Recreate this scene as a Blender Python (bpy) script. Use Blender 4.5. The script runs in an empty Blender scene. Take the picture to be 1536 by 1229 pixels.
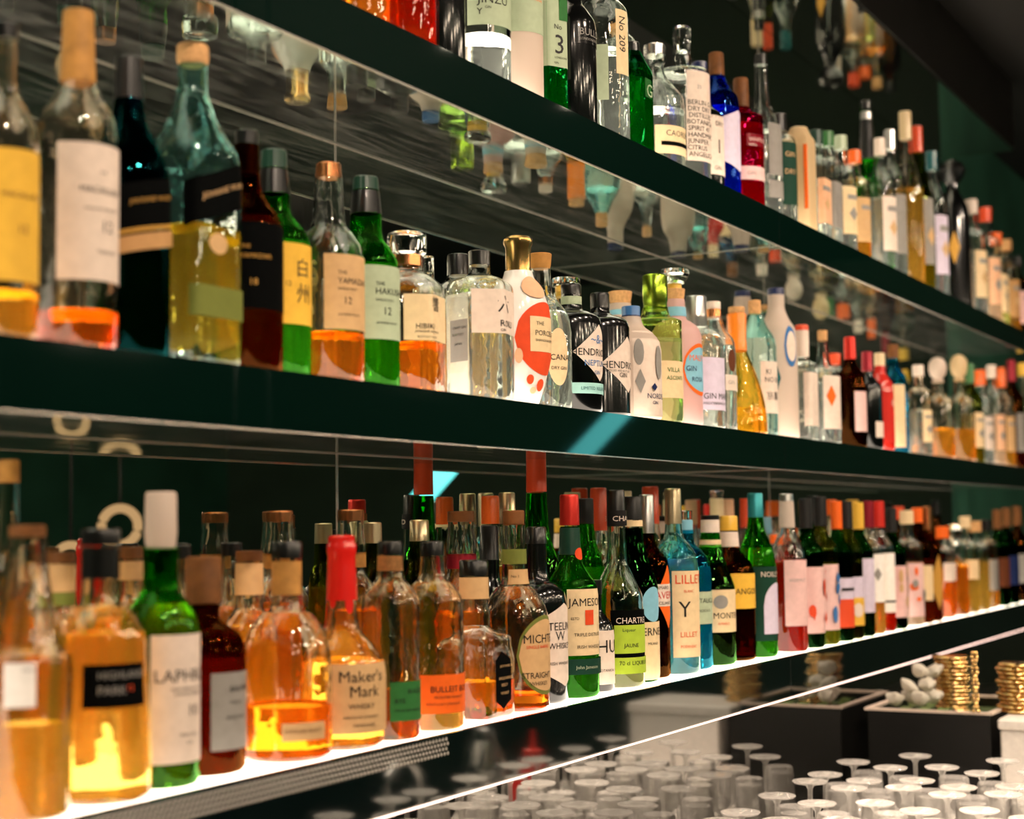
import bpy, math, random
from mathutils import Vector, Matrix

# ------------------------------------------------------------------ camera
H = 1.5                                   # camera height above the floor; the rest is measured from the lens
F = 2413.3                                # focal length in pixels of the 1536x1229 frame
YAW, PIT, ROL = (math.radians(a) for a in (28.957, 4.240, -0.7474))
sc = bpy.context.scene
col = sc.collection
_f = Vector((math.cos(YAW), math.sin(YAW), 0)); _r = Vector((math.sin(YAW), -math.cos(YAW), 0)); _u = Vector((0, 0, 1))
CW = _f*math.cos(PIT) + _u*math.sin(PIT)
_u2 = _u*math.cos(PIT) - _f*math.sin(PIT)
CR = _r*math.cos(ROL) + _u2*math.sin(ROL)
CU = _u2*math.cos(ROL) - _r*math.sin(ROL)
cam_d = bpy.data.cameras.new('camera')
cam = bpy.data.objects.new('camera', cam_d); col.objects.link(cam)
m3 = Matrix((CR, CU, -CW)).transposed()
cam.matrix_world = Matrix.Translation((0, 0, H)) @ m3.to_4x4()
cam_d.sensor_fit = 'HORIZONTAL'; cam_d.sensor_width = 36; cam_d.lens = F/1536*36
cam_d.clip_start = .02; cam_d.clip_end = 60
cam_d.dof.use_dof = True; cam_d.dof.focus_distance = 2.34; cam_d.dof.aperture_fstop = 3.5
sc.camera = cam

# ------------------------------------------------------------------ world, lamps, exposure
w = bpy.data.worlds.new('world'); sc.world = w; w.use_nodes = True
w.node_tree.nodes['Background'].inputs[0].default_value = (.55, .62, .6, 1)
w.node_tree.nodes['Background'].inputs[1].default_value = .012
sc.view_settings.view_transform = 'Standard'; sc.view_settings.look = 'None'
sc.view_settings.gamma = 1; sc.view_settings.use_curve_mapping = False
sc.view_settings.exposure = 0.45
SHELF_GLOW = 3.8
SPOT_W = 40
cy_ = sc.cycles
cy_.max_bounces = 18; cy_.transmission_bounces = 14; cy_.glossy_bounces = 6; cy_.diffuse_bounces = 2
cy_.transparent_max_bounces = 24; cy_.sample_clamp_indirect = 6; cy_.blur_glossy = .4
cy_.use_denoising = True

# ------------------------------------------------------------------ pixel helpers (lens at the origin)
def ray(x, y): return CW + CR*((x-768)/F) - CU*((y-614.5)/F)
def atz(x, y, z): d = ray(x, y); return d*(z/d.z)
def aty(x, y, Y): d = ray(x, y); return d*(Y/d.y)
def prj(p):
    z = p.dot(CW); return 768+F*p.dot(CR)/z, 614.5-F*p.dot(CU)/z, F/z
def zof(X, Y, ypx):
    k = (614.5-ypx)/F; n = CU-CW*k
    return -(X*n.x+Y*n.y)/n.z

# ------------------------------------------------------------------ materials
def srgb(h):
    if isinstance(h, str):
        h = h.lstrip('#'); h = [int(h[i:i+2], 16)/255 for i in (0, 2, 4)]
    return tuple((c/12.92 if c <= .04045 else ((c+.055)/1.055)**2.4) for c in h)
MATS = {}
def newmat(name):
    m = bpy.data.materials.new(name); m.use_nodes = True
    nt = m.node_tree; nt.nodes.clear()
    out = nt.nodes.new('ShaderNodeOutputMaterial')
    return m, nt, out
def N(nt, t, **kw):
    n = nt.nodes.new(t)
    for k, v in kw.items():
        if k.startswith('_'): setattr(n, k[1:], v)
        else: n.inputs[k.replace('__', ' ')].default_value = v
    return n
def pbr(key, color, rough=.5, metal=0., spec=.5, noise=0., nscale=40., bump=0., coat=0., trans=0.):
    if key in MATS: return MATS[key]
    m, nt, out = newmat(key)
    p = nt.nodes.new('ShaderNodeBsdfPrincipled')
    c = srgb(color) if isinstance(color, str) else color
    p.inputs['Base Color'].default_value = (*c, 1); p.inputs['Roughness'].default_value = rough
    p.inputs['Metallic'].default_value = metal; p.inputs['Specular IOR Level'].default_value = spec
    p.inputs['Coat Weight'].default_value = coat
    if noise or bump:
        tc = nt.nodes.new('ShaderNodeTexCoord'); nz = N(nt, 'ShaderNodeTexNoise', Scale=nscale, Detail=4.)
        nt.links.new(tc.outputs['Object'], nz.inputs['Vector'])
        if noise:
            rp = nt.nodes.new('ShaderNodeValToRGB')
            rp.color_ramp.elements[0].position = .3; rp.color_ramp.elements[1].position = .7
            rp.color_ramp.elements[0].color = (*[x*(1-noise) for x in c], 1); rp.color_ramp.elements[1].color = (*[min(1, x*(1+noise)) for x in c], 1)
            nt.links.new(nz.outputs['Fac'], rp.inputs['Fac']); nt.links.new(rp.outputs['Color'], p.inputs['Base Color'])
        if bump:
            b = N(nt, 'ShaderNodeBump', Strength=bump, Distance=.002)
            nt.links.new(nz.outputs['Fac'], b.inputs['Height']); nt.links.new(b.outputs['Normal'], p.inputs['Normal'])
    sh = p.outputs[0]
    if trans:
        t = nt.nodes.new('ShaderNodeBsdfTranslucent'); t.inputs[0].default_value = (*c, 1)
        mx = nt.nodes.new('ShaderNodeMixShader'); mx.inputs[0].default_value = trans
        nt.links.new(sh, mx.inputs[1]); nt.links.new(t.outputs[0], mx.inputs[2]); sh = mx.outputs[0]
    nt.links.new(sh, out.inputs[0]); MATS[key] = m; return m
def glassmat(key, tint, rough=0., ior=1.46):
    m, nt, out = newmat('glass_'+key)
    g = nt.nodes.new('ShaderNodeBsdfGlass')
    g.inputs['Color'].default_value = (*tint, 1); g.inputs['Roughness'].default_value = rough; g.inputs['IOR'].default_value = ior
    tc = nt.nodes.new('ShaderNodeTexCoord'); nz = N(nt, 'ShaderNodeTexNoise', Scale=34., Detail=2.)
    nt.links.new(tc.outputs['Object'], nz.inputs['Vector'])
    b = N(nt, 'ShaderNodeBump', Strength=.38, Distance=.004)
    nt.links.new(nz.outputs['Fac'], b.inputs['Height']); nt.links.new(b.outputs['Normal'], g.inputs['Normal'])
    nt.links.new(g.outputs[0], out.inputs[0]); MATS['g_'+key] = m
def liquidmat(key, tint, cloud, cl=.25):
    m, nt, out = newmat('liquid_'+key)
    t = nt.nodes.new('ShaderNodeBsdfTransparent'); t.inputs[0].default_value = (*tint, 1)
    d = nt.nodes.new('ShaderNodeBsdfDiffuse'); d.inputs[0].default_value = (*cloud, 1)
    s = nt.nodes.new('ShaderNodeBsdfTranslucent'); s.inputs[0].default_value = (*cloud, 1)
    a = nt.nodes.new('ShaderNodeMixShader'); a.inputs[0].default_value = .6
    nt.links.new(d.outputs[0], a.inputs[1]); nt.links.new(s.outputs[0], a.inputs[2])
    mx = nt.nodes.new('ShaderNodeMixShader'); mx.inputs[0].default_value = cl
    nt.links.new(t.outputs[0], mx.inputs[1]); nt.links.new(a.outputs[0], mx.inputs[2])
    nt.links.new(mx.outputs[0], out.inputs[0]); MATS['l_'+key] = m
def emit(key, color, strength):
    m, nt, out = newmat(key); e = nt.nodes.new('ShaderNodeEmission')
    e.inputs[0].default_value = (*color, 1); e.inputs[1].default_value = strength
    nt.links.new(e.outputs[0], out.inputs[0]); MATS[key] = m; return m

for k, t in dict(clear=(.97, .985, .975), aqua=(.78, .96, .95), green=(.25, .72, .18), dkgreen=(.06, .3, .07), olive=(.5, .55, .16), teal=(.02, .2, .22),
                 blue=(.1, .28, .85), cyan=(.15, .72, .86), brown=(.42, .17, .045), lime=(.86, .96, .66), honey=(.99, .86, .5), emerald=(.03, .55, .2),
                 magenta=(.75, .02, .16), warm=(1, .975, .925), orange=(.95, .5, .1), bright=(.15, .8, .1)).items():
    glassmat(k, t)
for k, (t, c, cl) in dict(amber=((.99, .77, .28), (.98, .58, .12), .16), dkamber=((.95, .52, .12), (.88, .32, .04), .12), gold=((.995, .85, .40), (.99, .70, .20), .18),
                          red=((.92, .13, .02), (.85, .08, .01), .16), orange=((.985, .60, .12), (.98, .42, .05), .18), pale=((.95, .95, .62), (.9, .9, .45), .2),
                          aqua=((.72, .95, .93), (.7, .93, .9), .12), water=((.98, .99, .98), (.8, .85, .85), .08), cola=((.25, .06, .015), (.1, .025, .01), .2), lime=((.75, .88, .3), (.6, .75, .15), .2),
                          cyan=((.3, .8, .9), (.2, .7, .85), .2), magenta=((.85, .03, .2), (.8, .03, .2), .3), blue=((.2, .4, .95), (.15, .3, .9), .2),
                          green=((.2, .75, .25), (.1, .5, .15), .2), peach=((.98, .85, .7), (.95, .75, .6), .3)).items():
    liquidmat(k, t, c, cl)
PAL = dict(white='dccabc', cream='e0c69c', tan='c9a374', kraft='b98d5c', yellow='e0b040', orange='e8641c', rust='d84a24', red='c0281e', wine='7a1420', pink='e0b8b4', lilac='cfc3d8',
           grey='8d8984', dkgrey='3a3a3a', black='040505', ink='151312', navy='15234f', blue='3a6ea8', sky='7fb6cc', teal='0f5a5e', green='2f6b34', dkgreen='12382a', sage='a9b79a', lime='a7c23a',
           peach='e2b08c', gold='b98a3c', olive='6d7434', brown='5c3019', chalk='f2ece6', aqua='9fd0cc')
def mat(k):
    if k in MATS: return MATS[k]
    if k.startswith('p_'):   # paper label
        return pbr(k, PAL[k[2:]], .62, 0, .15, noise=.06, nscale=90)
    if k.startswith('i_'):   # printing ink
        return pbr(k, PAL[k[2:]], .55, 0, .3)
    if k.startswith('c_'):   # plastic / lacquer cap
        return pbr(k, PAL[k[2:]], .3, 0, .5, coat=.2)
    if k.startswith('s_'):   # opaque shiny bottle
        return pbr(k, PAL[k[2:]], .16, 0, .5, coat=.4)
    if k.startswith('f_'):   # frosted opaque bottle that lets light through
        return pbr(k, PAL[k[2:]], .45, 0, .4, trans=.35)
    raise KeyError(k)
pbr('p_black', PAL['black'], .8, 0, .04); pbr('m_gold', (.62, .38, .13), .24, 1); pbr('m_silver', (.72, .71, .7), .28, 1); pbr('m_copper', (.62, .25, .1), .26, 1)
pbr('m_lime', (.38, .55, .05), .25, 1); pbr('m_red', (.6, .03, .02), .3, .6); pbr('m_black', (.03, .03, .03), .3, .5)
pbr('m_teal', (.03, .3, .34), .3, .5); pbr('m_wine', (.3, .015, .03), .3, .5); pbr('m_steel', (.55, .54, .53), .22, 1)
pbr('m_brass', (.75, .5, .2), .2, 1); pbr('m_champagne', (.75, .62, .4), .3, 1)
pbr('wood', 'b3803f', .6, 0, .3, noise=.25, nscale=60); pbr('dkwood', '6e431d', .55, 0, .3, noise=.25, nscale=60); pbr('cork', 'c99a68', .8, 0, .2, noise=.2, nscale=160, bump=.3)
pbr('wax', (.62, .012, .008), .25, 0, .5, coat=.4, bump=.3, nscale=60); pbr('orangewax', (.85, .22, .01), .3, 0, .5, coat=.3)

# ------------------------------------------------------------------ mesh helpers
def link(name, verts, faces, m, parent=None, loc=None, smooth=True, sharp=38, fmats=None):
    me = bpy.data.meshes.new(name); me.from_pydata(verts, [], faces); me.validate()
    if smooth:
        me.polygons.foreach_set('use_smooth', [True]*len(me.polygons))
        me.set_sharp_from_angle(angle=math.radians(sharp))
    me.materials.append(mat(m) if isinstance(m, str) else m)
    o = bpy.data.objects.new(name, me); col.objects.link(o)
    if parent is not None: o.parent = parent
    if loc is not None: o.location = loc
    return o
def tag(o, label=None, cat=None, group=None, kind=None):
    for k, v in (('label', label), ('category', cat), ('group', group), ('kind', kind)):
        if v: o[k] = v
    return o
def empty(name, loc, rz=0.):
    o = bpy.data.objects.new(name, None); col.objects.link(o)
    o.empty_display_size = .05; o.location = loc; o.rotation_euler.z = rz; return o
def boxdata(a, b, bev=0.):
    (x0, y0, z0), (x1, y1, z1) = a, b
    if bev <= 0:
        v = [(x0, y0, z0), (x1, y0, z0), (x1, y1, z0), (x0, y1, z0), (x0, y0, z1), (x1, y0, z1), (x1, y1, z1), (x0, y1, z1)]
        return v, [(3, 2, 1, 0), (4, 5, 6, 7), (0, 1, 5, 4), (1, 2, 6, 5), (2, 3, 7, 6), (3, 0, 4, 7)]
    e = bev; v = []; f = []
    def ring(i, z):
        return [(x0+i+e, y0+i, z), (x1-i-e, y0+i, z), (x1-i, y0+i+e, z), (x1-i, y1-i-e, z), (x1-i-e, y1-i, z), (x0+i+e, y1-i, z), (x0+i, y1-i-e, z), (x0+i, y0+i+e, z)]
    for i, z in ((e, z0), (0, z0+e), (0, z1-e), (e, z1)): v += ring(i, z)
    f.append(tuple(range(7, -1, -1)))
    for k in range(3):
        for j in range(8): f.append((k*8+j, k*8+(j+1) % 8, k*8+8+(j+1) % 8, k*8+8+j))
    f.append(tuple(range(24, 32)))
    return v, f
def box(name, a, b, m, parent=None, bev=0., kind=None, loc=None):
    """a, b measured from the lens (z) unless parent is given"""
    if parent is None and loc is None: a = (a[0], a[1], a[2]+H); b = (b[0], b[1], b[2]+H)
    v, f = boxdata(a, b, bev)
    o = link(name, v, f, m, parent, loc, smooth=False)
    if kind: o['kind'] = kind
    return o
def lathe_data(prof, n=28, rad=None):
    """prof: (z, r) bottom to top; r==0 ends become poles; rad(ang, z, r) may reshape"""
    v = []; f = []; rows = []
    for z, r in prof:
        if r <= 1e-7:
            rows.append([len(v)]); v.append((0, 0, z))
        else:
            row = []
            for i in range(n):
                a = 2*math.pi*i/n; q = rad(a, z, r) if rad else r
                row.append(len(v)); v.append((q*math.cos(a), q*math.sin(a), z))
            rows.append(row)
    for A, B in zip(rows, rows[1:]):
        if len(A) == 1 and len(B) == 1: continue
        for i in range(n):
            j = (i+1) % n
            if len(A) == 1: f.append((A[0], B[j], B[i]))
            elif len(B) == 1: f.append((A[i], A[j], B[0]))
            else: f.append((A[i], A[j], B[j], B[i]))
    return v, f
def tube_data(pts, r, n=8, closed=False):
    v = []; f = []; P = [Vector(p) for p in pts]; L = len(P)
    for i, p in enumerate(P):
        a = P[(i-1) % L] if (closed or i) else P[0]; b = P[(i+1) % L] if (closed or i < L-1) else P[-1]
        t = (b-a).normalized(); s = t.orthogonal().normalized()
        ref = Vector((0, 0, 1)) if abs(t.z) < .95 else Vector((1, 0, 0))
        s = t.cross(ref).normalized(); q = s.cross(t)
        rr = r[i] if isinstance(r, (list, tuple)) else r
        for k in range(n):
            an = 2*math.pi*k/n; v.append(tuple(p+s*(rr*math.cos(an))+q*(rr*math.sin(an))))
    for i in range(L if closed else L-1):
        for k in range(n):
            a, b = i*n+k, i*n+(k+1) % n; c, d = ((i+1) % L)*n+(k+1) % n, ((i+1) % L)*n+k
            f.append((a, d, c, b))
    if not closed:
        f.append(tuple(range(n))); f.append(tuple(range(L*n-1, (L-1)*n-1, -1)))
    return v, f

# ------------------------------------------------------------------ lettering
_txt = {}
def glyphs(s):
    if s not in _txt:
        c = bpy.data.curves.new('lettering_curve', 'FONT'); c.body = s; c.size = 1; c.resolution_u = 2
        o = bpy.data.objects.new('lettering_curve', c); col.objects.link(o)
        me = o.to_mesh(); me.calc_loop_triangles()
        vs = [tuple(v.co)[:2] for v in me.vertices]; ts = [tuple(t.vertices) for t in me.loop_triangles]
        o.to_mesh_clear(); bpy.data.objects.remove(o); bpy.data.curves.remove(c)
        x0 = min([v[0] for v in vs] or [0]); x1 = max([v[0] for v in vs] or [1])
        _txt[s] = ([((x-x0)/.73, y/.73) for x, y in vs], ts, (x1-x0)/.73)
    return _txt[s]

# ------------------------------------------------------------------ bottles
Z_SHELF = dict(top=.5856, mid=.1652, low=-.2398)
Y_FRONT, Y_MIRROR = 1.0, 1.24
placed = []
def catmull(P, sub=4):
    if len(P) < 3: return P
    out = []
    for i in range(len(P)-1):
        p0 = P[i-1] if i else P[0]; p1 = P[i]; p2 = P[i+1]; p3 = P[i+2] if i+2 < len(P) else P[-1]
        for k in range(sub):
            t = k/sub; q = []
            for c in (0, 1):
                m1 = (p2[c]-p0[c])*.5; m2 = (p3[c]-p1[c])*.5
                if c == 1:
                    d = p2[1]-p1[1]
                    if abs(d) < 1e-6: m1 = m2 = 0
                    else:
                        if m1*d < 0: m1 = 0
                        if m2*d < 0: m2 = 0
                h = (2*t**3-3*t*t+1)*p1[c]+(t**3-2*t*t+t)*m1+(-2*t**3+3*t*t)*p2[c]+(t**3-t*t)*m2
                q.append(h)
            out.append(tuple(q))
    out.append(P[-1]); return out
def bottle(shelf, cx, w, name, label, pts=None, caps=(), glass='clear', liq=None, labels=(), ex=(), d=None, shape='o', rot=0., arch=None, top=None,
           smooth=True, group=None, foot=1., n=28, opaque=None, lift=0., lb=.007):
    zs = Z_SHELF[shelf]
    tp = top if top is not None else min(p[0] for c in caps for p in c[1]) if caps else min(p[0] for p in pts)
    ymid = {'top': tp+90, 'mid': tp+100, 'low': tp+150}[shelf]
    Y = d if d else Y_FRONT+.05
    for it in range(60):
        P = aty(cx, ymid, Y); X = P.x
        s = F/Vector((X, Y, zs+.12)).dot(CW); R = w/2/s
        if d is None and it == 0: Y = Y_FRONT+(.004 if shelf == 'low' else .010)+R; continue
        hit = any((X-a)**2+(Y-b)**2 < (R+c)**2*.985 for a, b, c in placed_on[shelf])
        if not hit or Y+R > Y_MIRROR-.004: break
        Y += .006
    if hit: clashes.append((label, round(Y, 3)))
    Rb = R
    if shape == 'q': Rb = R/1.27
    if shape == 'h': Rb = R/1.08
    placed_on[shelf].append((X, Y, R))
    A0 = math.atan2(-Y, -X)
    def zz(y): return zof(X, Y, y)-zs
    if arch:
        Ht = zz(top); A = ARCH[arch]
        prof_pts = [(a*Ht, b*Rb) for a, b in A['pts']]
        capsL = [(nm, (A['capmat'] if False else cm), [(a*Ht, b*R) for a, b in cp]) for (nm, cp), cm in zip(A['caps'], caps)]
        liqz = None if liq is None else (liq[0], liq[1]*Ht)
        lab = [(l[0], (1-l[1])*Ht, (1-l[2])*Ht, *l[3:]) for l in labels]
    else:
        prof_pts = [(zz(y), (ww/2/s)*(Rb/R if ww > w*.7 else 1)) for y, ww in pts]
        capsL = [(c[2] if len(c) > 2 else 'cap', c[0], sorted([(zz(y), ww/2/s) for y, ww in c[1]], key=lambda t: t[0])) for c in caps]
        liqz = None if liq is None else (liq[0], zz(liq[1]))
        lab = [(l[0], zz(l[1]), zz(l[2]), *l[3:]) for l in labels]
    zb = prof_pts[0][0]; zt = prof_pts[-1][0]; rN = prof_pts[-1][1]
    def blend(r):  # how much of the square / hexagonal section is left at radius r
        if shape == 'o': return 0
        k = (r-rN)/(Rb-rN+1e-6); return max(0., min(1., (k-.35)/.45))
    rot_r = math.radians(rot)
    def sec(a):
        a -= rot_r
        if shape == 'q': return (abs(math.cos(a))**9+abs(math.sin(a))**9)**(-1/9)
        if shape == 'h':
            k = (a % (math.pi/3))-math.pi/6; return min(.866/math.cos(k)*1.11, 1.085)
        return 1.
    def rad(a, z, r): k = blend(r); return r*((1-k)+k*sec(a))
    body = [(0, Rb*.80*foot), (.0015, Rb*.92*foot), (.006, Rb*foot)]
    if foot != 1: body += [(zb*.45, Rb*(foot+1)/2)]
    outer = body+(catmull(prof_pts) if smooth else prof_pts)
    def rof(z):
        for (z0, r0), (z1, r1) in zip(outer, outer[1:]):
            if z0 <= z <= z1: return r0+(r1-r0)*(z-z0)/max(z1-z0, 1e-6)
        return outer[-1][1]
    root = empty(name, (X, Y, zs+H+lift))
    tag(root, label, 'bottle', group)
    n2 = 48 if shape != 'o' else n
    if opaque:
        v, f = lathe_data([(0, 0)]+outer+[(zt, 0)], n2, rad); link('bottle_body', v, f, opaque, root)
    else:
        th = .0026
        floor = liqz[1] if liqz else .012
        inner = [(z, r-th) for z, r in outer if z > floor+.002 and r > th*1.6]
        r0 = max(rof(floor)-th, .002)
        prof = [(0, 0)]+outer+inner[::-1]+[(floor, r0), (floor, 0)]
        v, f = lathe_data(prof, n2, rad); link('bottle_body', v, f, 'g_'+glass, root)
        if liqz:
            e = .002
            lp = [(lb, 0), (lb, rof(lb)*.96-e)]+[(z, r-e) for z, r in outer if lb+.002 < z < liqz[1]-.001]
            lz = liqz[1]-.0006
            lp += [(lz, rof(lz)-e), (lz, 0)]
            v, f = lathe_data(lp, n2, rad); link('liquid', v, f, 'l_'+liqz[0], root)
    for nm, cm, cp in capsL:
        cp = list(cp); e = .0012
        q = [(cp[0][0], 0), (cp[0][0], cp[0][1])]+cp[1:-1]+[(cp[-1][0]-e, cp[-1][1]), (cp[-1][0], cp[-1][1]-e), (cp[-1][0], 0)]
        v, f = lathe_data(q, 24); link(nm, v, f, cm, root)
    for nm, em, ep in ex:
        q = sorted([(zz(y), ww/2/s) for y, ww in ep], key=lambda t: t[0])
        q = [(q[0][0], q[0][1]-.002)]+q+[(q[-1][0], q[-1][1]-.002)]
        v, f = lathe_data(q, n2, rad if shape != 'o' else None); link(nm, v, f, em, root)
    def at(phi, z, off):
        a = A0+phi; r = rad(a, z, rof(z))+off; return (r*math.cos(a), r*math.sin(a), z)
    def phi_of(x, z):
        best = -80
        for i in range(-88, 89, 2):
            p = at(math.radians(i), z, 0)
            if prj(Vector((X+p[0], Y+p[1], zs+p[2])))[0] <= x: best = i
        return math.radians(best)
    phic = -math.pi/2-A0
    while phic < -math.pi: phic += 2*math.pi
    while phic > math.pi: phic -= 2*math.pi
    for li, L in enumerate(lab):
        m, zt_, zb_, xl, xr = L[:5]; texts = L[5] if len(L) > 5 else (); shp = L[6] if len(L) > 6 else 'rect'; lname = L[7] if len(L) > 7 else 'label'; skew = (L[8]/s if len(L) > 8 else 0.)
        zm = (zt_+zb_)/2
        if isinstance(xl, str):   # angles in degrees about the outward side
            p0 = phic+math.radians(float(xl)); p1 = phic+math.radians(float(xr))
        else:
            p0 = phi_of(xl, zm); p1 = phi_of(xr, zm) if xr else max(2*phic-p0, p0+.5)
        nu, nv = 20, 9; V = []; Fc = []
        for i in range(nu+1):
            u = i/nu; k = 2*u-1
            hgt = {'rect': 1., 'oval': math.sqrt(max(0, 1-k*k)), 'diamond': 1-abs(k), 'hex': 1-.3*abs(k), 'arch': 1.}[shp]
            zc, hh = zm, (zt_-zb_)/2*max(hgt, .02)
            ztop = zc+hh
            if shp == 'arch': ztop = zb_+(zt_-zb_)*(.55+.45*math.sqrt(max(0, 1-k*k)))
            for j in range(nv+1):
                z = (zc-hh)+(ztop-(zc-hh))*j/nv
                V.append(at(p0+(p1-p0)*u, z+skew*(u-.5), .0005+.0007*li))
        for i in range(nu):
            for j in range(nv):
                a = i*(nv+1)+j; Fc.append((a, a+nv+1, a+nv+2, a+1))
        lo = link(lname, V, Fc, m, root, sharp=60)
        for t in texts:
            st, ty, size, tx = t[:4]; cl = t[4] if len(t) > 4 else 'ink'
            gv, gt, gw = glyphs(st)
            if arch: z0 = (1-ty)*Ht; h = size*Ht
            else: z0 = zz(ty+size/2); h = size/s
            zc = z0+h/2; Rl = max(rof(zc), .008)
            a0 = (p0+p1)/2-gw*h/Rl/2 if tx is None else phi_of(tx, zc)
            if len(t) > 5: gv = [(gy, -gx) for gx, gy in gv]   # runs down the bottle
            V0 = [at(a0+gx*h/Rl, z0+gy*h+skew*((a0+gx*h/Rl-p0)/(p1-p0)-.5), .0010+.0007*li) for gx, gy in gv]
            if V0: link('lettering', V0, gt, 'i_'+cl, lo, smooth=False)
    return root
placed_on = dict(top=[], mid=[], low=[]); clashes = []
ARCH = {
 'wine': dict(pts=[(.60, 1), (.66, .93), (.71, .62), (.76, .42), (.82, .37), (.985, .36)], caps=[('capsule', [(.80, .40), (.99, .385), (1, .385)])]),
 'tall': dict(pts=[(.64, 1), (.70, .9), (.76, .6), (.82, .42), (.98, .38)], caps=[('cap', [(.87, .42), (1, .42)])]),
 'gin': dict(pts=[(.66, 1), (.71, .94), (.74, .65), (.78, .44), (.95, .42)], caps=[('cap', [(.88, .47), (1, .47)])]),
 'square': dict(pts=[(.70, 1), (.74, .95), (.77, .6), (.80, .42), (.95, .40)], caps=[('cap', [(.87, .48), (1, .48)])]),
 'decanter': dict(pts=[(.50, 1), (.56, .92), (.62, .55), (.68, .42), (.76, .45)], caps=[('stopper', [(.75, .45), (.79, .3), (.82, .5), (.88, .62), (.94, .58), (.985, .36), (1, .12)])]),
 'slim': dict(pts=[(.56, 1), (.64, .8), (.74, .5), (.84, .36), (.98, .34)], caps=[('cap', [(.84, .4), (1, .4)])]),
 'jug': dict(pts=[(.55, 1), (.63, .95), (.70, .7), (.76, .48), (.95, .46)], caps=[('cap', [(.84, .54), (1, .56)])]),
}

# ================================================================== the place
X0, X1, XS = .30, 5.08, 2.848          # bar back from end to end, joint between its panels
def shader_glossy(key, base, rough, tintspec, fac, streak=0.):
    """dark polished glass: a little body colour under a strong clear reflection"""
    m, nt, out = newmat(key)
    d = nt.nodes.new('ShaderNodeBsdfPrincipled'); d.inputs['Base Color'].default_value = (*base, 1); d.inputs['Roughness'].default_value = max(rough, .03); d.inputs['IOR'].default_value = 1.52
    g = nt.nodes.new('ShaderNodeBsdfGlossy'); g.inputs['Color'].default_value = (*tintspec, 1); g.inputs['Roughness'].default_value = rough
    mx = nt.nodes.new('ShaderNodeMixShader'); mx.inputs[0].default_value = fac
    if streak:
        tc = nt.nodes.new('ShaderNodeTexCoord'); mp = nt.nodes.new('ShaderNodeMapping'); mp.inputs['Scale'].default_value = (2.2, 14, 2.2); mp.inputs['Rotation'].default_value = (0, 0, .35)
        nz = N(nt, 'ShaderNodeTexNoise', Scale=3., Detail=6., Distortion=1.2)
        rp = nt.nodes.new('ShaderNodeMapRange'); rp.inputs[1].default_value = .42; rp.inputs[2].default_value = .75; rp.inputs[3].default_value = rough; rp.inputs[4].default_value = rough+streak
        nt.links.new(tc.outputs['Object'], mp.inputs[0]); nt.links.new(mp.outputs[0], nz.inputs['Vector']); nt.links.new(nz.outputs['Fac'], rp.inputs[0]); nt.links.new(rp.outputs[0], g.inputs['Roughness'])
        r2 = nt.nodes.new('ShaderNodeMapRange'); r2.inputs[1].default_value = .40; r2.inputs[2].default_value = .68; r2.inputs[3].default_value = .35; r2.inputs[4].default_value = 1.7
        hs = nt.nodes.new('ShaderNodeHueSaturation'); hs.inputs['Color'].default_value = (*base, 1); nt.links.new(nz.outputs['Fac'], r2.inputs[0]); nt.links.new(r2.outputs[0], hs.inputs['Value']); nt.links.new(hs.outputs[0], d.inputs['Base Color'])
    nt.links.new(d.outputs[0], mx.inputs[1]); nt.links.new(g.outputs[0], mx.inputs[2]); nt.links.new(mx.outputs[0], out.inputs[0]); MATS[key] = m
shader_glossy('fascia_glass', (.001, .008, .0055), .035, (.6, .9, .8), .03)
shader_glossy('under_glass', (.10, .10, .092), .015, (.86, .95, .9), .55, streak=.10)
shader_glossy('soffit_mirror', (.01, .01, .01), .03, (.9, .9, .84), .75)
shader_glossy('low_fascia_glass', (.002, .006, .006), .05, (.8, .85, .82), .22)
shader_glossy('mirror_glass', (.002, .006, .004), .004, (.80, .86, .80), .86)
shader_glossy('splash_glass', (.01, .01, .009), .02, (.8, .8, .78), .6)
pbr('dark_soffit', (.007, .006, .005), .28, 0, .5, noise=.3, nscale=6)
pbr('green_paint', (.03, .11, .07), .5, 0, .4, noise=.25, nscale=3); pbr('ceiling_paint', (.012, .012, .011), .7, 0, .3)
pbr('dark_floor', (.03, .027, .024), .4, 0, .4, noise=.3, nscale=8); pbr('beige_wall', (.04, .07, .048), .7, 0, .3, noise=.15, nscale=3)
pbr('alu', (.78, .74, .68), .25, .8); pbr('cabinet', (.015, .018, .017), .4, 0, .4)
pbr('counter_steel', (.55, .53, .5), .3, 1, noise=.08, nscale=20)
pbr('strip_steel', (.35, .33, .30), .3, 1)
emit('shelf_light', (1., .84, .67), SHELF_GLOW); emit('led', (1., .66, .55), 3.); emit('spot_lens', (1., .82, .62), 20.); emit('teal_tube', (.12, .62, .62), 2.6)
emit('ring_lamp', (1., .56, .26), .55)

for o in (box('floor', (-2, -4, -1.56), (8, 1.4, -1.5), 'dark_floor'), box('ceiling', (-2, -4, 1.35), (8, 1.4, 1.41), 'ceiling_paint'),
          box('wall_back', (-2, 1.262, -1.5), (8, 1.4, 1.35), 'green_paint'), box('wall_front', (-2, -4.06, -1.5), (8, -4, 1.35), 'green_paint'),
          box('wall_left', (-2.06, -4, -1.5), (-2, 1.4, 1.35), 'green_paint'), box('wall_right', (8, -4, -1.5), (8.06, 1.4, 1.35), 'beige_wall')):
    o['kind'] = 'structure'
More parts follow.
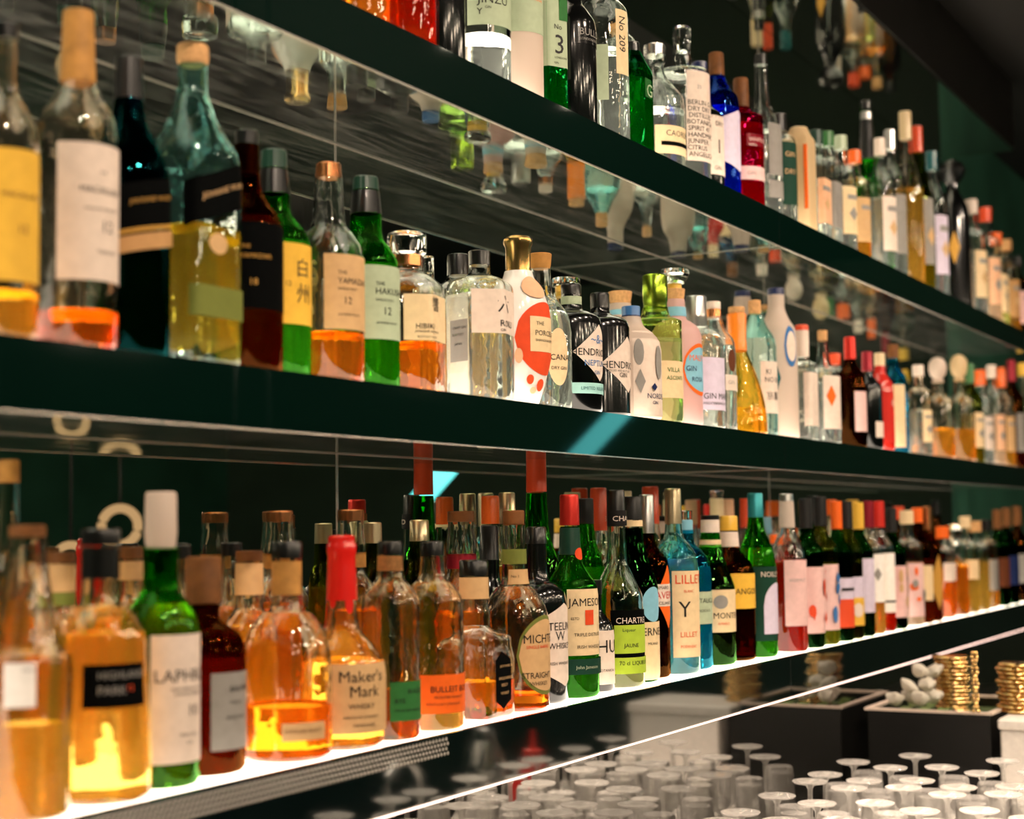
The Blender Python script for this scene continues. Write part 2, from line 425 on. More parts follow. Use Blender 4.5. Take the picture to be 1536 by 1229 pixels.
# mirror behind the shelves, in panels with a bright joint
mir = empty('mirror', ((X0+X1)/2, 1.25, H)); tag(mir, 'tall tinted mirror panels behind the bottle shelves', 'mirror')
xm = (X0+X1)/2
for a, b in ((X0, 1.756), (1.760, 3.42), (3.424, X1)):
    box('mirror_panel', (a-xm, -.01, -.3), (b-xm, .012, 1.147), 'mirror_glass', mir)
for a in (1.756, 3.42):
    box('joint_strip', (a-xm, -.0108, -.3), (a+.004-xm, .012, 1.147), 'alu', mir)
def shelf(lab, zt, zb, light=True, perf=False):
    r = empty('bar_shelf', (xm, 1.0, zb+H)); tag(r, lab, 'shelf'); h = zt-zb
    for a, b in ((X0, XS), (XS+.0022, X1)):
        box('front_panel', (a-xm, 0, 0), (b-xm, .006, h), 'low_fascia_glass' if zt < 0 else 'fascia_glass', r)
        box('light_panel', (a-xm, .006, h-.006), (b-xm, .239, h-.0005), 'shelf_light', r)['label'] = 'glowing white shelf top'
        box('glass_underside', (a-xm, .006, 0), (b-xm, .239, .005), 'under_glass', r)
    box('front_edge_trim', (X0-xm, 0, -.0016), (X1-xm, .0035, 0), 'alu', r)
    box('back_edge_trim', (X0-xm, .2365, -.0014), (X1-xm, .2395, 0), 'alu', r)
    box('joint_strip', (XS-xm, .001, -.001), (XS+.0022-xm, .2375, h-.007), 'alu', r)
    return r
shelf('upper lit glass shelf with dark green front holding the gin bottles', .5856, .5215)
shelf('middle lit glass shelf with dark green front between two others', .1652, .1031)
low = shelf('lowest lit glass shelf with black front above the glasses', -.2398, -.3124)
# a bar mat's reflection in the lowest shelf front, modelled as a dimpled strip
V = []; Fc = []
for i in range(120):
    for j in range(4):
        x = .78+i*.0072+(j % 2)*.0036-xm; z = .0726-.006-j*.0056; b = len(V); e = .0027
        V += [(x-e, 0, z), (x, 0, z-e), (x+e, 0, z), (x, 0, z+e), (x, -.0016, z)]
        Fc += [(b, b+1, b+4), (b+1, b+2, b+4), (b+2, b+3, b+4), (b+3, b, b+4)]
o = link('mat_reflection', V, Fc, 'strip_steel', low, smooth=False); o['kind'] = 'stuff'
# soffit above the top shelf
sf = box('soffit', (X0, 1.0, 1.147), (5.02, 1.262, 1.35), 'dark_soffit'); sf['kind'] = 'structure'; sf.name = 'trim_1'
box('soffit_glass', (X0, 1.004, -.006+1.147+H), (5.02, 1.239, 1.147+H), 'soffit_mirror', sf)
# backsplash, worktop and cabinet below
o = box('back_splash', (X0, 1.013, -.607), (X1, 1.02, -.3124), 'splash_glass'); tag(o, 'dark reflecting splash panel behind the upturned glasses', 'splash panel')
o = box('light_strip', (X0, 1.0, -.3164), (X1, 1.006, -.3142), 'led'); tag(o, 'thin glowing light strip under the lowest shelf', 'light strip')
wt = box('worktop', (X0, .30, -.64), (6.2, 1.012, -.61), 'counter_steel'); tag(wt, 'brushed steel worktop under the upturned glasses', 'worktop')
o = box('cabinet', (X0+.05, .36, -1.5), (6.15, 1.0, -.64), 'cabinet'); tag(o, 'dark cabinet carrying the steel worktop', 'cabinet')

# ------------------------------------------------------------------ lamps of the room, some of them added
def spot(x, y, z, tx, ty, tz, power=SPOT_W, size=.045, cone=95):
    r = empty('ceiling_spot', (x, y, z+H)); tag(r, 'small round ceiling spotlight above the bar aisle', 'spotlight', 'ceiling spotlights over the aisle')
    v, f = lathe_data([(0, .034), (.0, .04), (.05, .04), (.051, 0)], 16); link('housing', v, f, 'm_black', r)
    v, f = lathe_data([(.004, 0), (.004, .033)], 16); link('lens', v, f, 'spot_lens', r)
    L = bpy.data.lights.new('spot_light', 'SPOT'); L.energy = power; L.color = (1., .80, .62); L.shadow_soft_size = size
    L.spot_size = math.radians(cone); L.spot_blend = .8
    o = bpy.data.objects.new('spot_light', L); col.objects.link(o); o.parent = r; o.location = (0, 0, -.012)
    o.rotation_euler = Vector((tx-x, ty-y, tz-z)).to_track_quat('-Z', 'Y').to_euler()
for i, x in enumerate((.1, .8, 1.5, 2.2, 2.9, 3.6, 4.3)):
    spot(x, -.15, 1.28, x+.5, 1.05, -.05)
def pendant(x, y, z):  # globe lamps added out of frame to put light and highlights into bottles
    r = empty('added_globe_lamp', (x, y, z+H)); tag(r, 'added globe pendant lamp, out of frame, brightening the bottles across the aisle', 'pendant lamp', 'added globe pendants in the room')
    v, f = lathe_data([(-.05, 0), (-.046, .02), (-.03, .04), (0, .05), (.03, .04), (.046, .02), (.05, 0)], 18); link('globe', v, f, 'globe', r)
    v, f = lathe_data([(.044, 0), (.044, .026), (.075, .018), (.08, 0)], 14); link('fitting', v, f, 'm_brass', r)
    v, f = tube_data([(0, 0, .08), (0, 0, 1.35-z)], .003, 6); link('cord', v, f, 'm_black', r)
emit('globe', (1., .80, .58), 45.)
for i in range(11): pendant(.1+i*.46, -.75+.12*(i % 2), .52+.10*(i % 3))
for i in range(9): pendant(.4+i*.62, -1.7+.2*(i % 2), .70+.12*(i % 3))
for x in (2.30, 2.75): spot(x, .25, 1.28, x+.08, .60, -.6, 230, .045, 32)  # extra narrow spots added to brighten the upturned glasses
# slanting turquoise light across the aisle, seen only in the polished fronts
ta, tb = Vector((4.79, -.55, .10)), Vector((4.67, -.13, .42)); td = tb-ta
v, f = boxdata((-.015, -.045, -td.length/2), (.015, .045, td.length/2), .006)
o = link('wall_light', v, f, 'teal_tube', None, (ta+tb)/2+Vector((0, 0, H)), smooth=False); o.rotation_euler = td.to_track_quat('Z', 'X').to_euler()
tag(o, 'slanting turquoise light bar mirrored in the dark shelf front', 'light')
# brass ring lamps hanging in the room, seen in the mirror
def ring(name, lab, p, R, r, m, tilt):
    q = [(R*math.cos(a), 0, R*math.sin(a)) for a in [2*math.pi*i/36 for i in range(36)]]
    root = empty(name, (p[0], p[1], p[2]+H)); tag(root, lab, 'ring lamp', 'ring lamps mirrored behind the bottles')
    v, f = tube_data(q, r, 10, True); o = link('ring', v, f, m, root); o.rotation_euler.z = tilt
    v, f = tube_data([(0, 0, R), (0, 0, 1.35-p[2])], .004, 6); link('cord', v, f, 'm_black', root)
def mirrored(x, y, Yv):   # a pixel seen in the back mirror, lying at depth Yv behind it
    p = aty(x, y, Yv); return (p.x, 2.48-p.y, p.z)
ring('ring_lamp', 'brass ring lamp mirrored above the amber bottles', mirrored(180, 790, 2.9), .047, .012, 'ring_lamp', .6)
ring('ring_lamp', 'brass ring lamp mirrored above the amber bottles', mirrored(106, 840, 2.7), .034, .010, 'ring_lamp', .6)

# ------------------------------------------------------------------ upturned glasses on the worktop
m, nt, out = newmat('glass_thin')
t_ = nt.nodes.new('ShaderNodeBsdfTransparent'); t_.inputs[0].default_value = (.96, .965, .96, 1)
g_ = nt.nodes.new('ShaderNodeBsdfGlossy'); g_.inputs['Roughness'].default_value = .03
d_ = nt.nodes.new('ShaderNodeBsdfDiffuse'); d_.inputs[0].default_value = (.9, .86, .82, 1)
fr = N(nt, 'ShaderNodeFresnel', IOR=1.5); m1 = nt.nodes.new('ShaderNodeMixShader'); m2 = nt.nodes.new('ShaderNodeMixShader'); m2.inputs[0].default_value = .17
nt.links.new(fr.outputs[0], m1.inputs[0]); nt.links.new(t_.outputs[0], m1.inputs[1]); nt.links.new(g_.outputs[0], m1.inputs[2])
nt.links.new(m1.outputs[0], m2.inputs[1]); nt.links.new(d_.outputs[0], m2.inputs[2]); nt.links.new(m2.outputs[0], out.inputs[0]); MATS['g_thin'] = m
def stem_glass_data():
    P = [(.0805, 0), (.080, .006), (.073, .0225), (.054, .0345), (.03, .0368), (.0, .0326), (0, .034), (.03, .039), (.055, .037), (.075, .026), (.088, .010), (.098, .0045), (.145, .004), (.152, .008), (.156, .028), (.159, .031), (.160, .030), (.160, 0)]
    return lathe_data(P, 22)
def tumbler_data():
    P = [(.118, 0), (.118, .024), (.05, .0285), (0, .0315), (0, .0335), (.05, .0312), (.126, .0275), (.130, .0255), (.130, 0)]
    return lathe_data(P, 22)
def mesh_of(nm, d, m):
    me = bpy.data.meshes.new(nm); me.from_pydata(*[d[0], [], d[1]]); me.polygons.foreach_set('use_smooth', [True]*len(me.polygons)); me.set_sharp_from_angle(angle=math.radians(40)); me.materials.append(MATS[m]); return me
stem_me = mesh_of('stem_glass', stem_glass_data(), 'g_thin'); tum_me = mesh_of('tumbler', tumbler_data(), 'g_thin')
random.seed(4)
mt = box('bar_cloth', (1.75, .46, -.61), (3.16, .98, -.602), 'p_chalk'); tag(mt, 'pale bar cloth under the upturned glasses', 'bar cloth')
for i in range(16):
    for j in range(6):
        x = 1.84+i*.084+(j % 2)*.042; y = .515+j*.082
        x += random.uniform(-.0015, .0015); y += random.uniform(-.001, .001)
        if x > 3.12: continue
        stem = (i*7+j*5) % 5 < 3
        o = bpy.data.objects.new('stem_glass' if stem else 'tumbler', stem_me if stem else tum_me); col.objects.link(o)
        o.location = (x, y, -.602+H); o.rotation_euler.z = random.uniform(0, 6)
        if stem: tag(o, 'clear upturned stem glass, foot in the air, on the pale cloth', 'glass', 'upturned stem glasses on the cloth')
        else: tag(o, 'clear upturned tumbler on the pale cloth', 'glass', 'upturned tumblers on the cloth')
# ------------------------------------------------------------------ garnish trays, brass cups
def tray(x0, x1, y0, y1, zt, zb, lab):
    r = empty('garnish_tray', ((x0+x1)/2, (y0+y1)/2, zb+H)); tag(r, lab, 'tray'); a, b, h = (x1-x0)/2, (y1-y0)/2, zt-zb
    box('tray_bottom', (-a, -b, 0), (a, b, .006), 'c_black', r)
    for p, q in (((-a, -b, .006), (-a+.005, b, h)), ((a-.005, -b, .006), (a, b, h)), ((-a+.005, -b, .006), (a-.005, -b+.005, h)), ((-a+.005, b-.005, .006), (a-.005, b, h))):
        box('tray_side', p, q, 'c_black', r)
    v = []; f = []
    for p, q in (((-a-.006, -b-.006, h), (-a+.006, b+.006, h+.005)), ((a-.006, -b-.006, h), (a+.006, b+.006, h+.005)), ((-a+.006, -b-.006, h), (a-.006, -b+.006, h+.005)), ((-a+.006, b-.006, h), (a-.006, b+.006, h+.005))):
        bv, bf = boxdata(p, q); n0 = len(v); v += bv; f += [tuple(i+n0 for i in k) for k in bf]
    link('tray_rim', v, f, 'p_white', r, smooth=False)
    box('tray_filling', (-a+.005, -b+.005, .006), (a-.005, b-.005, h-.02), 'leaf_bed', r)
    return r
pbr('leaf_bed', (.06, .09, .03), .7, 0, .3, noise=.6, nscale=60, bump=.6); pbr('leaf', (.14, .22, .06), .45, 0, .4, noise=.3, nscale=30); pbr('white_fruit', (.85, .80, .70), .4, 0, .4, trans=.3)
tray(3.27, 3.60, .738, .984, -.38, -.607, 'black garnish tray with pale rim and green leaves beside the splash panel')
def leaf_data(L, W):
    v = []; f = []
    for i in range(9):
        t = i/8; ww = W*math.sin(math.pi*min(.98, t*.93+.05))**.8; z = .25*L*math.sin(math.pi*t)*.5
        v += [(t*L, -ww, z+.1*ww), (t*L, 0, z-.15*ww), (t*L, ww, z+.1*ww)]
    for i in range(8):
        a = i*3; f += [(a, a+3, a+4, a+1), (a+1, a+4, a+5, a+2)]
    return v, f
leaf_me = mesh_of('garnish_leaf', leaf_data(.11, .012), 'leaf')
random.seed(9)
for i in range(6):
    o = bpy.data.objects.new('garnish_leaf', leaf_me); col.objects.link(o)
    o.location = (3.288+.125*(i % 2), .846+.040*(i//2)+.012*(i % 2), -.396+H); o.rotation_euler = (0, -.05, random.uniform(-.06, .06))
    tag(o, 'long green garnish leaf lying in the black tray', 'leaf', 'green leaves in the garnish tray')
def blob_data(R, sx, sz):
    prof = [(R*sz*(1+math.sin(t)), R*math.cos(t)*(1+.12*math.sin(3*t))) for t in [(-90+18*i)*math.pi/180 for i in range(11)]]
    prof[0] = (prof[0][0], 0); prof[-1] = (prof[-1][0], 0)
    return lathe_data(prof, 16, lambda a, z, r: r*(1+.16*math.cos(5*a+z*60)+.08*math.cos(3*a)))
blob_me = mesh_of('white_fruit', blob_data(.023, 1, .8), 'white_fruit')
for i, (px, py, x) in enumerate(((1341, 1040, 3.31), (1377, 1040, 3.31), (1358, 1019, 3.33), (1392, 1018, 3.36), (1374, 998, 3.36), (1404, 997, 3.42), (1362, 1036, 3.38), (1400, 1036, 3.40), (1424, 1016, 3.46))):
    d_ = ray(px, py); p = d_*(x/d_.x)
    o = bpy.data.objects.new('white_fruit', blob_me); col.objects.link(o); o.location = (p.x, p.y, p.z-.024+H); o.rotation_euler = (.5*math.sin(i*2.3), .5*math.cos(i*1.7), i*1.3); o.scale = [(.88, .74, .7), (.7, .86, .78), (.85, .85, .65)][i % 3]
    tag(o, 'white rounded garnish fruit heaped in the black tray', 'garnish', 'white fruits in the garnish tray')
def dish_data():
    P = [(0, 0), (0, .034), (.001, .037), (.004, .0395), (.0065, .0385), (.008, .036), (.0082, .033), (.0082, 0)]
    return lathe_data(P, 28)
dish_me = mesh_of('brass_dish', dish_data(), 'm_brass')
for px, py, zb, k, lab, grp in ((1424, 1070, -.3985, 14, 'brass dish in the tall stack inside the black tray', 'brass dishes stacked in the tray'), (1521, 1072, -.384, 12, 'brass dish in the stack on the white box', 'brass dishes stacked on the box')):
    p = atz(px, py, zb); 
    for i in range(k):
        o = bpy.data.objects.new('brass_dish', dish_me); col.objects.link(o); o.location = (p.x+.038, p.y+.004*math.sin(i*2.1), zb+i*.0084+H); tag(o, lab, 'dish', grp)
# beaded chain hanging beside the cups
pc = aty(1464, 1070, .752); ch = empty('bead_chain', (pc.x, pc.y, pc.z+H)); tag(ch, 'twisted brass bead chain hanging beside the stacked cups', 'chain')
bead_me = mesh_of('bead', lathe_data([(-.004, 0), (-.003, .003), (0, .0042), (.003, .003), (.004, 0)], 10), 'm_brass')
for i in range(16):
    for s_ in (-1, 1):
        o = bpy.data.objects.new('bead', bead_me); col.objects.link(o); o.parent = ch; o.location = (0, s_*.0045*math.cos(i*.9), .004+i*.0075)
wb = empty('white_box', (3.36, .60, -.607+H)); tag(wb, 'plain white lidded box beside the black garnish tray', 'box')
v, f = boxdata((-.10, -.118, 0), (.10, .118, .20), .004); link('box_body', v, f, 'p_chalk', wb, smooth=False)
v, f = boxdata((-.104, -.122, .20), (.104, .122, .222), .004); link('box_lid', v, f, 'p_chalk', wb, smooth=False)

# ------------------------------------------------------------------ bar tools on the front of the worktop, mirrored in the lowest shelf front
def turned(parent, name, prof, m, n=24):
    v, f = lathe_data(prof, n); return link(name, v, f, m, parent)
sh = empty('cocktail_shaker', (2.86, .345, -.61+H)); tag(sh, 'polished steel cocktail shaker on the front of the worktop', 'shaker')
turned(sh, 'shaker_body', [(0, 0), (0, .032), (.004, .034), (.13, .044), (.132, 0)], 'm_steel'); turned(sh, 'shaker_top', [(.132, .0), (.132, .043), (.16, .036), (.185, .024), (.187, .0)], 'm_steel'); turned(sh, 'shaker_cap', [(.187, 0), (.187, .022), (.205, .020), (.212, .012), (.213, 0)], 'm_steel')
rb = empty('sauce_bottle', (3.00, .38, -.61+H)); tag(rb, 'red squeeze bottle with pointed nozzle on the worktop', 'bottle')
turned(rb, 'bottle_body', [(0, 0), (0, .026), (.004, .029), (.12, .029), (.135, .022), (.14, 0)], 'c_red'); turned(rb, 'nozzle', [(.138, 0), (.138, .021), (.148, .020), (.152, .008), (.19, .003), (.191, 0)], 'c_red')
tp_ = empty('bar_tap', (2.50, .34, -.61+H)); tag(tp_, 'curved chrome bar tap on the front of the worktop', 'tap')
turned(tp_, 'tap_base', [(0, 0), (0, .024), (.012, .022), (.014, .013), (.03, .012), (.031, 0)], 'm_steel')
v, f = tube_data([(0, 0, .03), (0, 0, .12)]+[(.06-.06*math.cos(q), 0, .12+.06*math.sin(q)) for q in [math.pi*k/10 for k in range(1, 11)]]+[(.12, 0, .09)], .009, 10); link('spout', v, f, 'm_steel', tp_)
v, f = tube_data([(0, .012, .022), (0, .05, .04)], .005, 8); link('lever', v, f, 'm_steel', tp_)
ib = empty('ice_bucket', (3.72, .42, -.61+H)); tag(ib, 'round steel ice bucket with rolled rim on the worktop', 'bucket')
turned(ib, 'bucket_body', [(0, 0), (0, .07), (.006, .075), (.17, .095), (.168, .092), (.01, .072), (.008, 0)], 'm_steel', 32)
v, f = tube_data([(.096*math.cos(q), .096*math.sin(q), .17) for q in [2*math.pi*k/32 for k in range(32)]], .004, 8, True); link('rim', v, f, 'm_steel', ib)

# ================================================================== bottles: middle shelf
M = 'mid'; WB, GB, LB, NB = 'whisky_bottle', 'gin_bottle', 'liqueur_bottle', 'wine_bottle'
bottle(M, 8, 100, WB, 'amber-lit whisky bottle with black stopper beside the tall gold-capped one',
       [(240, 100), (190, 92), (165, 66), (140, 38), (100, 33), (54, 33)], [('c_black', [(60, 36), (35, 36)])], 'warm', ('amber', 440),
       [('p_yellow', 232, 428, -36, None, [('MACALLAN', 300, 9, 4, 'brown'), ('12', 350, 14, 30, 'brown')])])
bottle(M, 117, 121, WB, 'clear whisky bottle with tall gold-brown capsule and large white label',
       [(240, 121), (205, 119), (175, 108), (150, 76), (128, 54), (118, 50)], [('wood', [(126, 52), (120, 53), (60, 48), (18, 46)], 'capsule')], 'warm', ('dkamber', 470),
       [('p_white', 226, 428, 86, None, [('THE', 268, 5, 150), ('MACALLAN', 294, 10, 121), ('HIGHLAND SINGLE MALT', 322, 4, 128), ('12', 347, 18, 156), ('YEARS OLD', 385, 5, 146)])])
bottle(M, 193, 124, WB, 'dark teal whisky bottle with brown capsule and slanting black and gold bands',
       [(300, 124), (262, 118), (225, 92), (190, 56), (150, 42), (120, 38)], [('m_black', [(150, 44), (100, 41), (87, 40)], 'capsule')], 'teal', ('dkamber', 300),
       [('p_black', 276, 344, 150, None, [('JOHNNIE WALKER', 304, 7, 196, 'gold')], 'rect', 'label', 42), ('p_gold', 344, 350, 150, None, (), 'rect', 'gold_line', 42), ('p_kraft', 354, 378, 150, None, (), 'rect', 'gold_band', 42)], n=32)
bottle(M, 289, 140, WB, 'large clear square whisky bottle with cork stopper, black label and round seal',
       [(268, 140), (235, 132), (200, 104), (165, 62), (140, 46), (100, 45)], [('cork', [(98, 44), (90, 49), (72, 48), (68, 46)], 'stopper')], 'aqua', ('amber', 345),
       [('p_black', 262, 328, 276, None, [('JOHNNIE WALKER', 292, 9, 304, 'tan')], 'rect', 'label', 48), ('p_tan', 357, 388, 314, 341, (), 'oval', 'seal'), ('p_olive', 436, 482, 284, None)], shape='q', lb=.027)
bottle(M, 370, 108, WB, 'dark red-brown whisky bottle with black cap and black label',
       [(345, 108), (325, 94), (305, 66), (285, 44), (245, 38), (218, 36)], [('c_black', [(262, 38), (218, 35), (197, 35)])], 'brown', ('dkamber', 330),
       [('p_black', 342, 470, 358, None, [('THE', 378, 6, 362, 'gold'), ('YAMAZAKI', 392, 7, 362, 'gold'), ('18', 430, 10, 376, 'gold')])])
bottle(M, 411, 110, WB, 'green whisky bottle with green cap and yellow label with brushed characters',
       [(372, 110), (352, 98), (335, 72), (318, 50), (290, 47), (254, 40)], [('c_dkgreen', [(254, 40), (226, 38)])], 'green', ('pale', 366),
       [('p_yellow', 372, 492, 420, None, [('白', 408, 22, 446), ('州', 446, 24, 446), ('12', 432, 8, 430)])], ex=[('neck_sleeve', 'c_black', [(292, 48), (275, 45), (256, 41)])])
bottle(M, 493, 106, WB, 'clear whisky bottle with copper cap and beige label, amber at the bottom',
       [(390, 106), (370, 96), (352, 74), (336, 52), (300, 46), (268, 40)], [('m_copper', [(268, 40), (246, 38)])], 'clear', ('orange', 502),
       [('p_tan', 389, 500, 486, None, [('THE', 416, 6, 508), ('YAMAZAKI', 428, 9, 508), ('SINGLE MALT', 440, 4, 508), ('12', 457, 11, 519), ('JAPANESE WHISKY', 478, 3.5, 508)])])
bottle(M, 549, 100, WB, 'green whisky bottle with dark green cap and pale green label',
       [(408, 100), (390, 92), (372, 70), (356, 50), (320, 46), (284, 39)], [('c_dkgreen', [(286, 40), (266, 37)])], 'green', ('lime', 400),
       [('p_sage', 405, 514, 547, None, [('THE', 432, 6, 565), ('HAKUSHU', 443, 10, 564), ('SINGLE MALT', 456, 4, 564), ('12', 472, 12, 577), ('JAPANESE WHISKY', 490, 3.5, 564)])], ex=[('neck_sleeve', 'c_black', [(322, 47.5), (300, 44), (288, 41)])])
bottle(M, 611, 114, WB, 'faceted clear whisky decanter with glass stopper and cream label',
       [(442, 114), (430, 110), (418, 84), (408, 48), (384, 44)], [('g_clear', [(384, 42), (381, 58), (362, 60), (352, 58), (350, 50)], 'stopper')], 'clear', ('orange', 517),
       [('p_cream', 448, 516, 606, None, [('HIBIKI', 495, 8, 624), ('JAPANESE HARMONY', 503, 3.5, 624), ('響', 462, 17, 650), ('SUNTORY WHISKY', 511, 3, 626)])], ex=[('neck_ring', 'm_copper', [(400, 46), (384, 46)])], shape='h', rot=12)
bottle(M, 642, 60, WB, 'small whisky bottle with clear cap tucked behind the faceted decanter', [(455, 60), (440, 50), (428, 24), (408, 20)], [('g_clear', [(410, 20), (385, 20)])], 'clear', ('amber', 480), d=1.155)
bottle(M, 688, 74, WB, 'amber bottle with wide black cap behind the clear hexagonal gin', [(446, 74), (432, 64), (420, 38), (408, 32)], [('c_black', [(414, 34), (392, 34), (382, 32)])], 'clear', ('gold', 470), d=1.155)
bottle(M, 720, 104, GB, 'clear hexagonal gin bottle with black cap and pale label',
       [(438, 104), (428, 98), (420, 70), (413, 36), (398, 32)], [('c_black', [(399, 32), (377, 33)])], 'clear', ('water', 445),
       [('p_white', 440, 505, 708, None, [('六', 462, 20, 748), ('ROKU', 490, 10, 752), ('GIN', 500, 4, 752)]), ('p_grey', 484, 546, 677, 703, [('CRAFT GIN', 496, 4, 681, 'ink'), ('SUNTORY', 506, 4, 681, 'ink'), ('JAPAN', 520, 4, 684, 'ink')], 'rect', 'side_label')], shape='h', rot=12)
bottle(M, 778, 94, GB, 'white porcelain gin bottle with gold cap and red flower medallion',
       [(540, 94), (490, 94), (462, 90), (436, 72), (420, 50), (408, 42)], [('m_gold', [(410, 38), (372, 38), (367, 44), (360, 44), (356, 38)])], opaque='s_chalk', foot=.62,
       labels=[('p_rust', 457, 566, 772, None, (), 'oval', 'medallion'), ('p_cream', 480, 532, 796, None, [('THE', 490, 6, 804), ('PORCELAIN', 504, 8, 803), ('SHANGHAI DRY GIN', 515, 4, 803)], 'rect', 'label'),
               ('p_peach', 418, 452, 782, 812, (), 'oval', 'painted_flower'), ('p_rust', 566, 580, 790, 800, (), 'oval', 'painted_flower'), ('p_rust', 572, 590, 804, 812, (), 'oval', 'painted_flower'), ('p_peach', 584, 594, 794, 802, (), 'oval', 'painted_flower'), ('p_peach', 528, 550, 773, 785, (), 'oval', 'painted_flower')])
bottle(M, 812, 90, GB, 'round clear gin bottle with wooden stopper and circular cream label',
       [(500, 90), (476, 82), (456, 58), (440, 34), (404, 30)], [('wood', [(404, 28), (398, 31), (381, 34)], 'stopper')], 'clear', ('water', 470),
       [('p_cream', 497, 582, 822, 852, [('CANAIMA', 540, 9, 826), ('DRY GIN', 556, 5, 828)], 'oval')])
bottle(M, 850, 70, GB, 'bottle with clear disc stopper over a yellow neck behind the dark gin', [(500, 70), (480, 60), (466, 42), (440, 38)], [('c_yellow', [(446, 32), (430, 32)], 'collar'), ('g_clear', [(430, 40), (424, 44), (418, 42)], 'stopper')], 'clear', ('water', 480), d=1.16)
bottle(M, 858, 90, GB, 'black apothecary gin bottle with blue-printed white diamond label and pale neck band',
       [(490, 90), (478, 84), (470, 60), (464, 34), (440, 30)], [('c_black', [(446, 30), (430, 31), (427, 30)])], opaque='s_black',
       labels=[('p_white', 490, 575, 860, None, [("HENDRICK'S", 532, 11, 857), ('NEPTUNIA', 548, 9, 878, 'blue'), ('GIN', 562, 6, 892, 'blue'), ('~&~', 512, 14, 886, 'blue')], 'diamond'), ('p_aqua', 578, 594, 830, None, [('LIMITED RELEASE', 586, 5, 872, 'teal')], 'rect', 'lower_band')],
       ex=[('neck_band', 'p_sage', [(458, 31.5), (446, 31.5)])])
bottle(M, 901, 88, GB, 'black apothecary gin bottle with plain black cap and off-white diamond label',
       [(494, 88), (484, 82), (477, 60), (471, 32), (455, 28)], [('c_black', [(472, 28), (444, 29), (440, 28)])], opaque='s_black',
       labels=[('p_white', 508, 592, 902, None, [("HENDRICK'S", 551, 11, 904), ('DISTILLED AND BOTTLED', 560, 3, 908), ('GIN', 566, 7, 930)], 'diamond')])
bottle(M, 932, 62, GB, 'pale bottle with tan cork and turquoise neck bands behind the black gins', [(505, 62), (490, 54), (478, 36), (456, 32)], [('cork', [(458, 30), (446, 34), (438, 36)], 'stopper')], opaque='f_white', labels=(), ex=[('neck_band', 'p_sky', [(474, 35), (466, 34)])], d=1.16)
bottle(M, 948, 88, GB, 'matt white gin bottle with blue cap and dark world map print',
       [(528, 88), (512, 82), (500, 62), (490, 38), (474, 28)], [('c_blue', [(474, 28), (460, 28)])], opaque='f_white',
       labels=[('p_white', 500, 625, 950, None, [('NORDES', 597, 8, 972, 'navy'), ('GIN', 607, 5, 979, 'navy')], 'rect', 'printed_front'), ('p_grey', 513, 552, 951, 966, (), 'oval', 'printed_continent'), ('p_grey', 558, 594, 953, 968, (), 'diamond', 'printed_continent'), ('p_grey', 522, 572, 982, 990, (), 'oval', 'printed_continent'), ('p_navy', 578, 590, 977, 984, (), 'diamond', 'printed_star')],
       ex=[('neck_band', 'c_navy', [(487, 31), (474, 28.6)])])
bottle(M, 984, 78, GB, 'pale green-lit gin bottle with bright lime green metal cap',
       [(486, 78), (482, 76), (478, 56), (474, 44), (462, 38)], [('m_lime', [(466, 36), (454, 36), (452, 38), (416, 38), (413, 36)])], 'lime', ('water', 510),
       [('p_cream', 545, 600, 988, None, [('VILLA', 558, 7, 1002, 'green'), ('ASCENTI', 570, 6, 1000, 'green')])])
bottle(M, 1013, 78, GB, 'pink gin bottle with mushroom stopper, turquoise neck band and blue round label',
       [(506, 78), (494, 70), (484, 48), (478, 34), (450, 30)], [('cork', [(452, 28), (434, 32)], 'cork'), ('c_yellow', [(434, 22), (426, 22)], 'collar'), ('g_clear', [(426, 30), (412, 46), (405, 44)], 'stopper')], opaque='f_pink',
       labels=[('p_orange', 518, 596, 1024, None, (), 'oval', 'label_border'), ('p_sky', 524, 590, 1027, None, [('MALFY', 540, 9, 1034, 'orange'), ('GIN', 556, 8, 1029, 'navy'), ('ROSA', 572, 7, 1038, 'navy')], 'oval')],
       ex=[('neck_band', 'p_sky', [(476, 35), (462, 33)])])
bottle(M, 1046, 80, GB, 'clear bluish gin bottle with tall brushed silver cap',
       [(520, 80), (508, 74), (498, 54), (492, 36), (470, 30)], [('m_silver', [(492, 31), (447, 31), (445, 30)])], 'clear', ('water', 505),
       [('p_lilac', 540, 618, 1054, None, [('GIN MARE', 597, 9, 1056, 'dkgrey'), ('MEDITERRANEAN', 608, 4, 1056, 'dkgrey')])])
bottle(M, 1072, 64, GB, 'slim clear gin bottle with white and copper cap and brown pod badge',
       [(530, 64), (510, 58), (495, 36), (478, 24)], [('m_copper', [(476, 23), (464, 23)], 'collar'), ('c_white', [(464, 22), (453, 22)])], 'clear', ('water', 520),
       [('p_brown', 527, 560, 1092, 1103, (), 'oval', 'badge'), ('p_white', 565, 588, 1088, None, [('GIN', 576, 6, 1092, 'grey')])])
bottle(M, 1107, 84, LB, 'amber conical bottle with orange waxed neck and cork',
       [(636, 84), (605, 78), (570, 60), (545, 42), (525, 28), (505, 25), (470, 25)], [('orangewax', [(528, 29), (510, 27), (480, 29), (471, 29)], 'wax_sleeve'), ('cork', [(471, 24), (461, 25)], 'stopper')], 'honey', ('amber', 614), d=1.075)
bottle(M, 1116, 52, GB, 'white ceramic bottle with navy cap standing behind the orange waxed one', [(500, 52), (480, 46), (466, 30), (446, 24)], [('c_navy', [(447, 24), (437, 23)])], opaque='f_white', d=1.17)
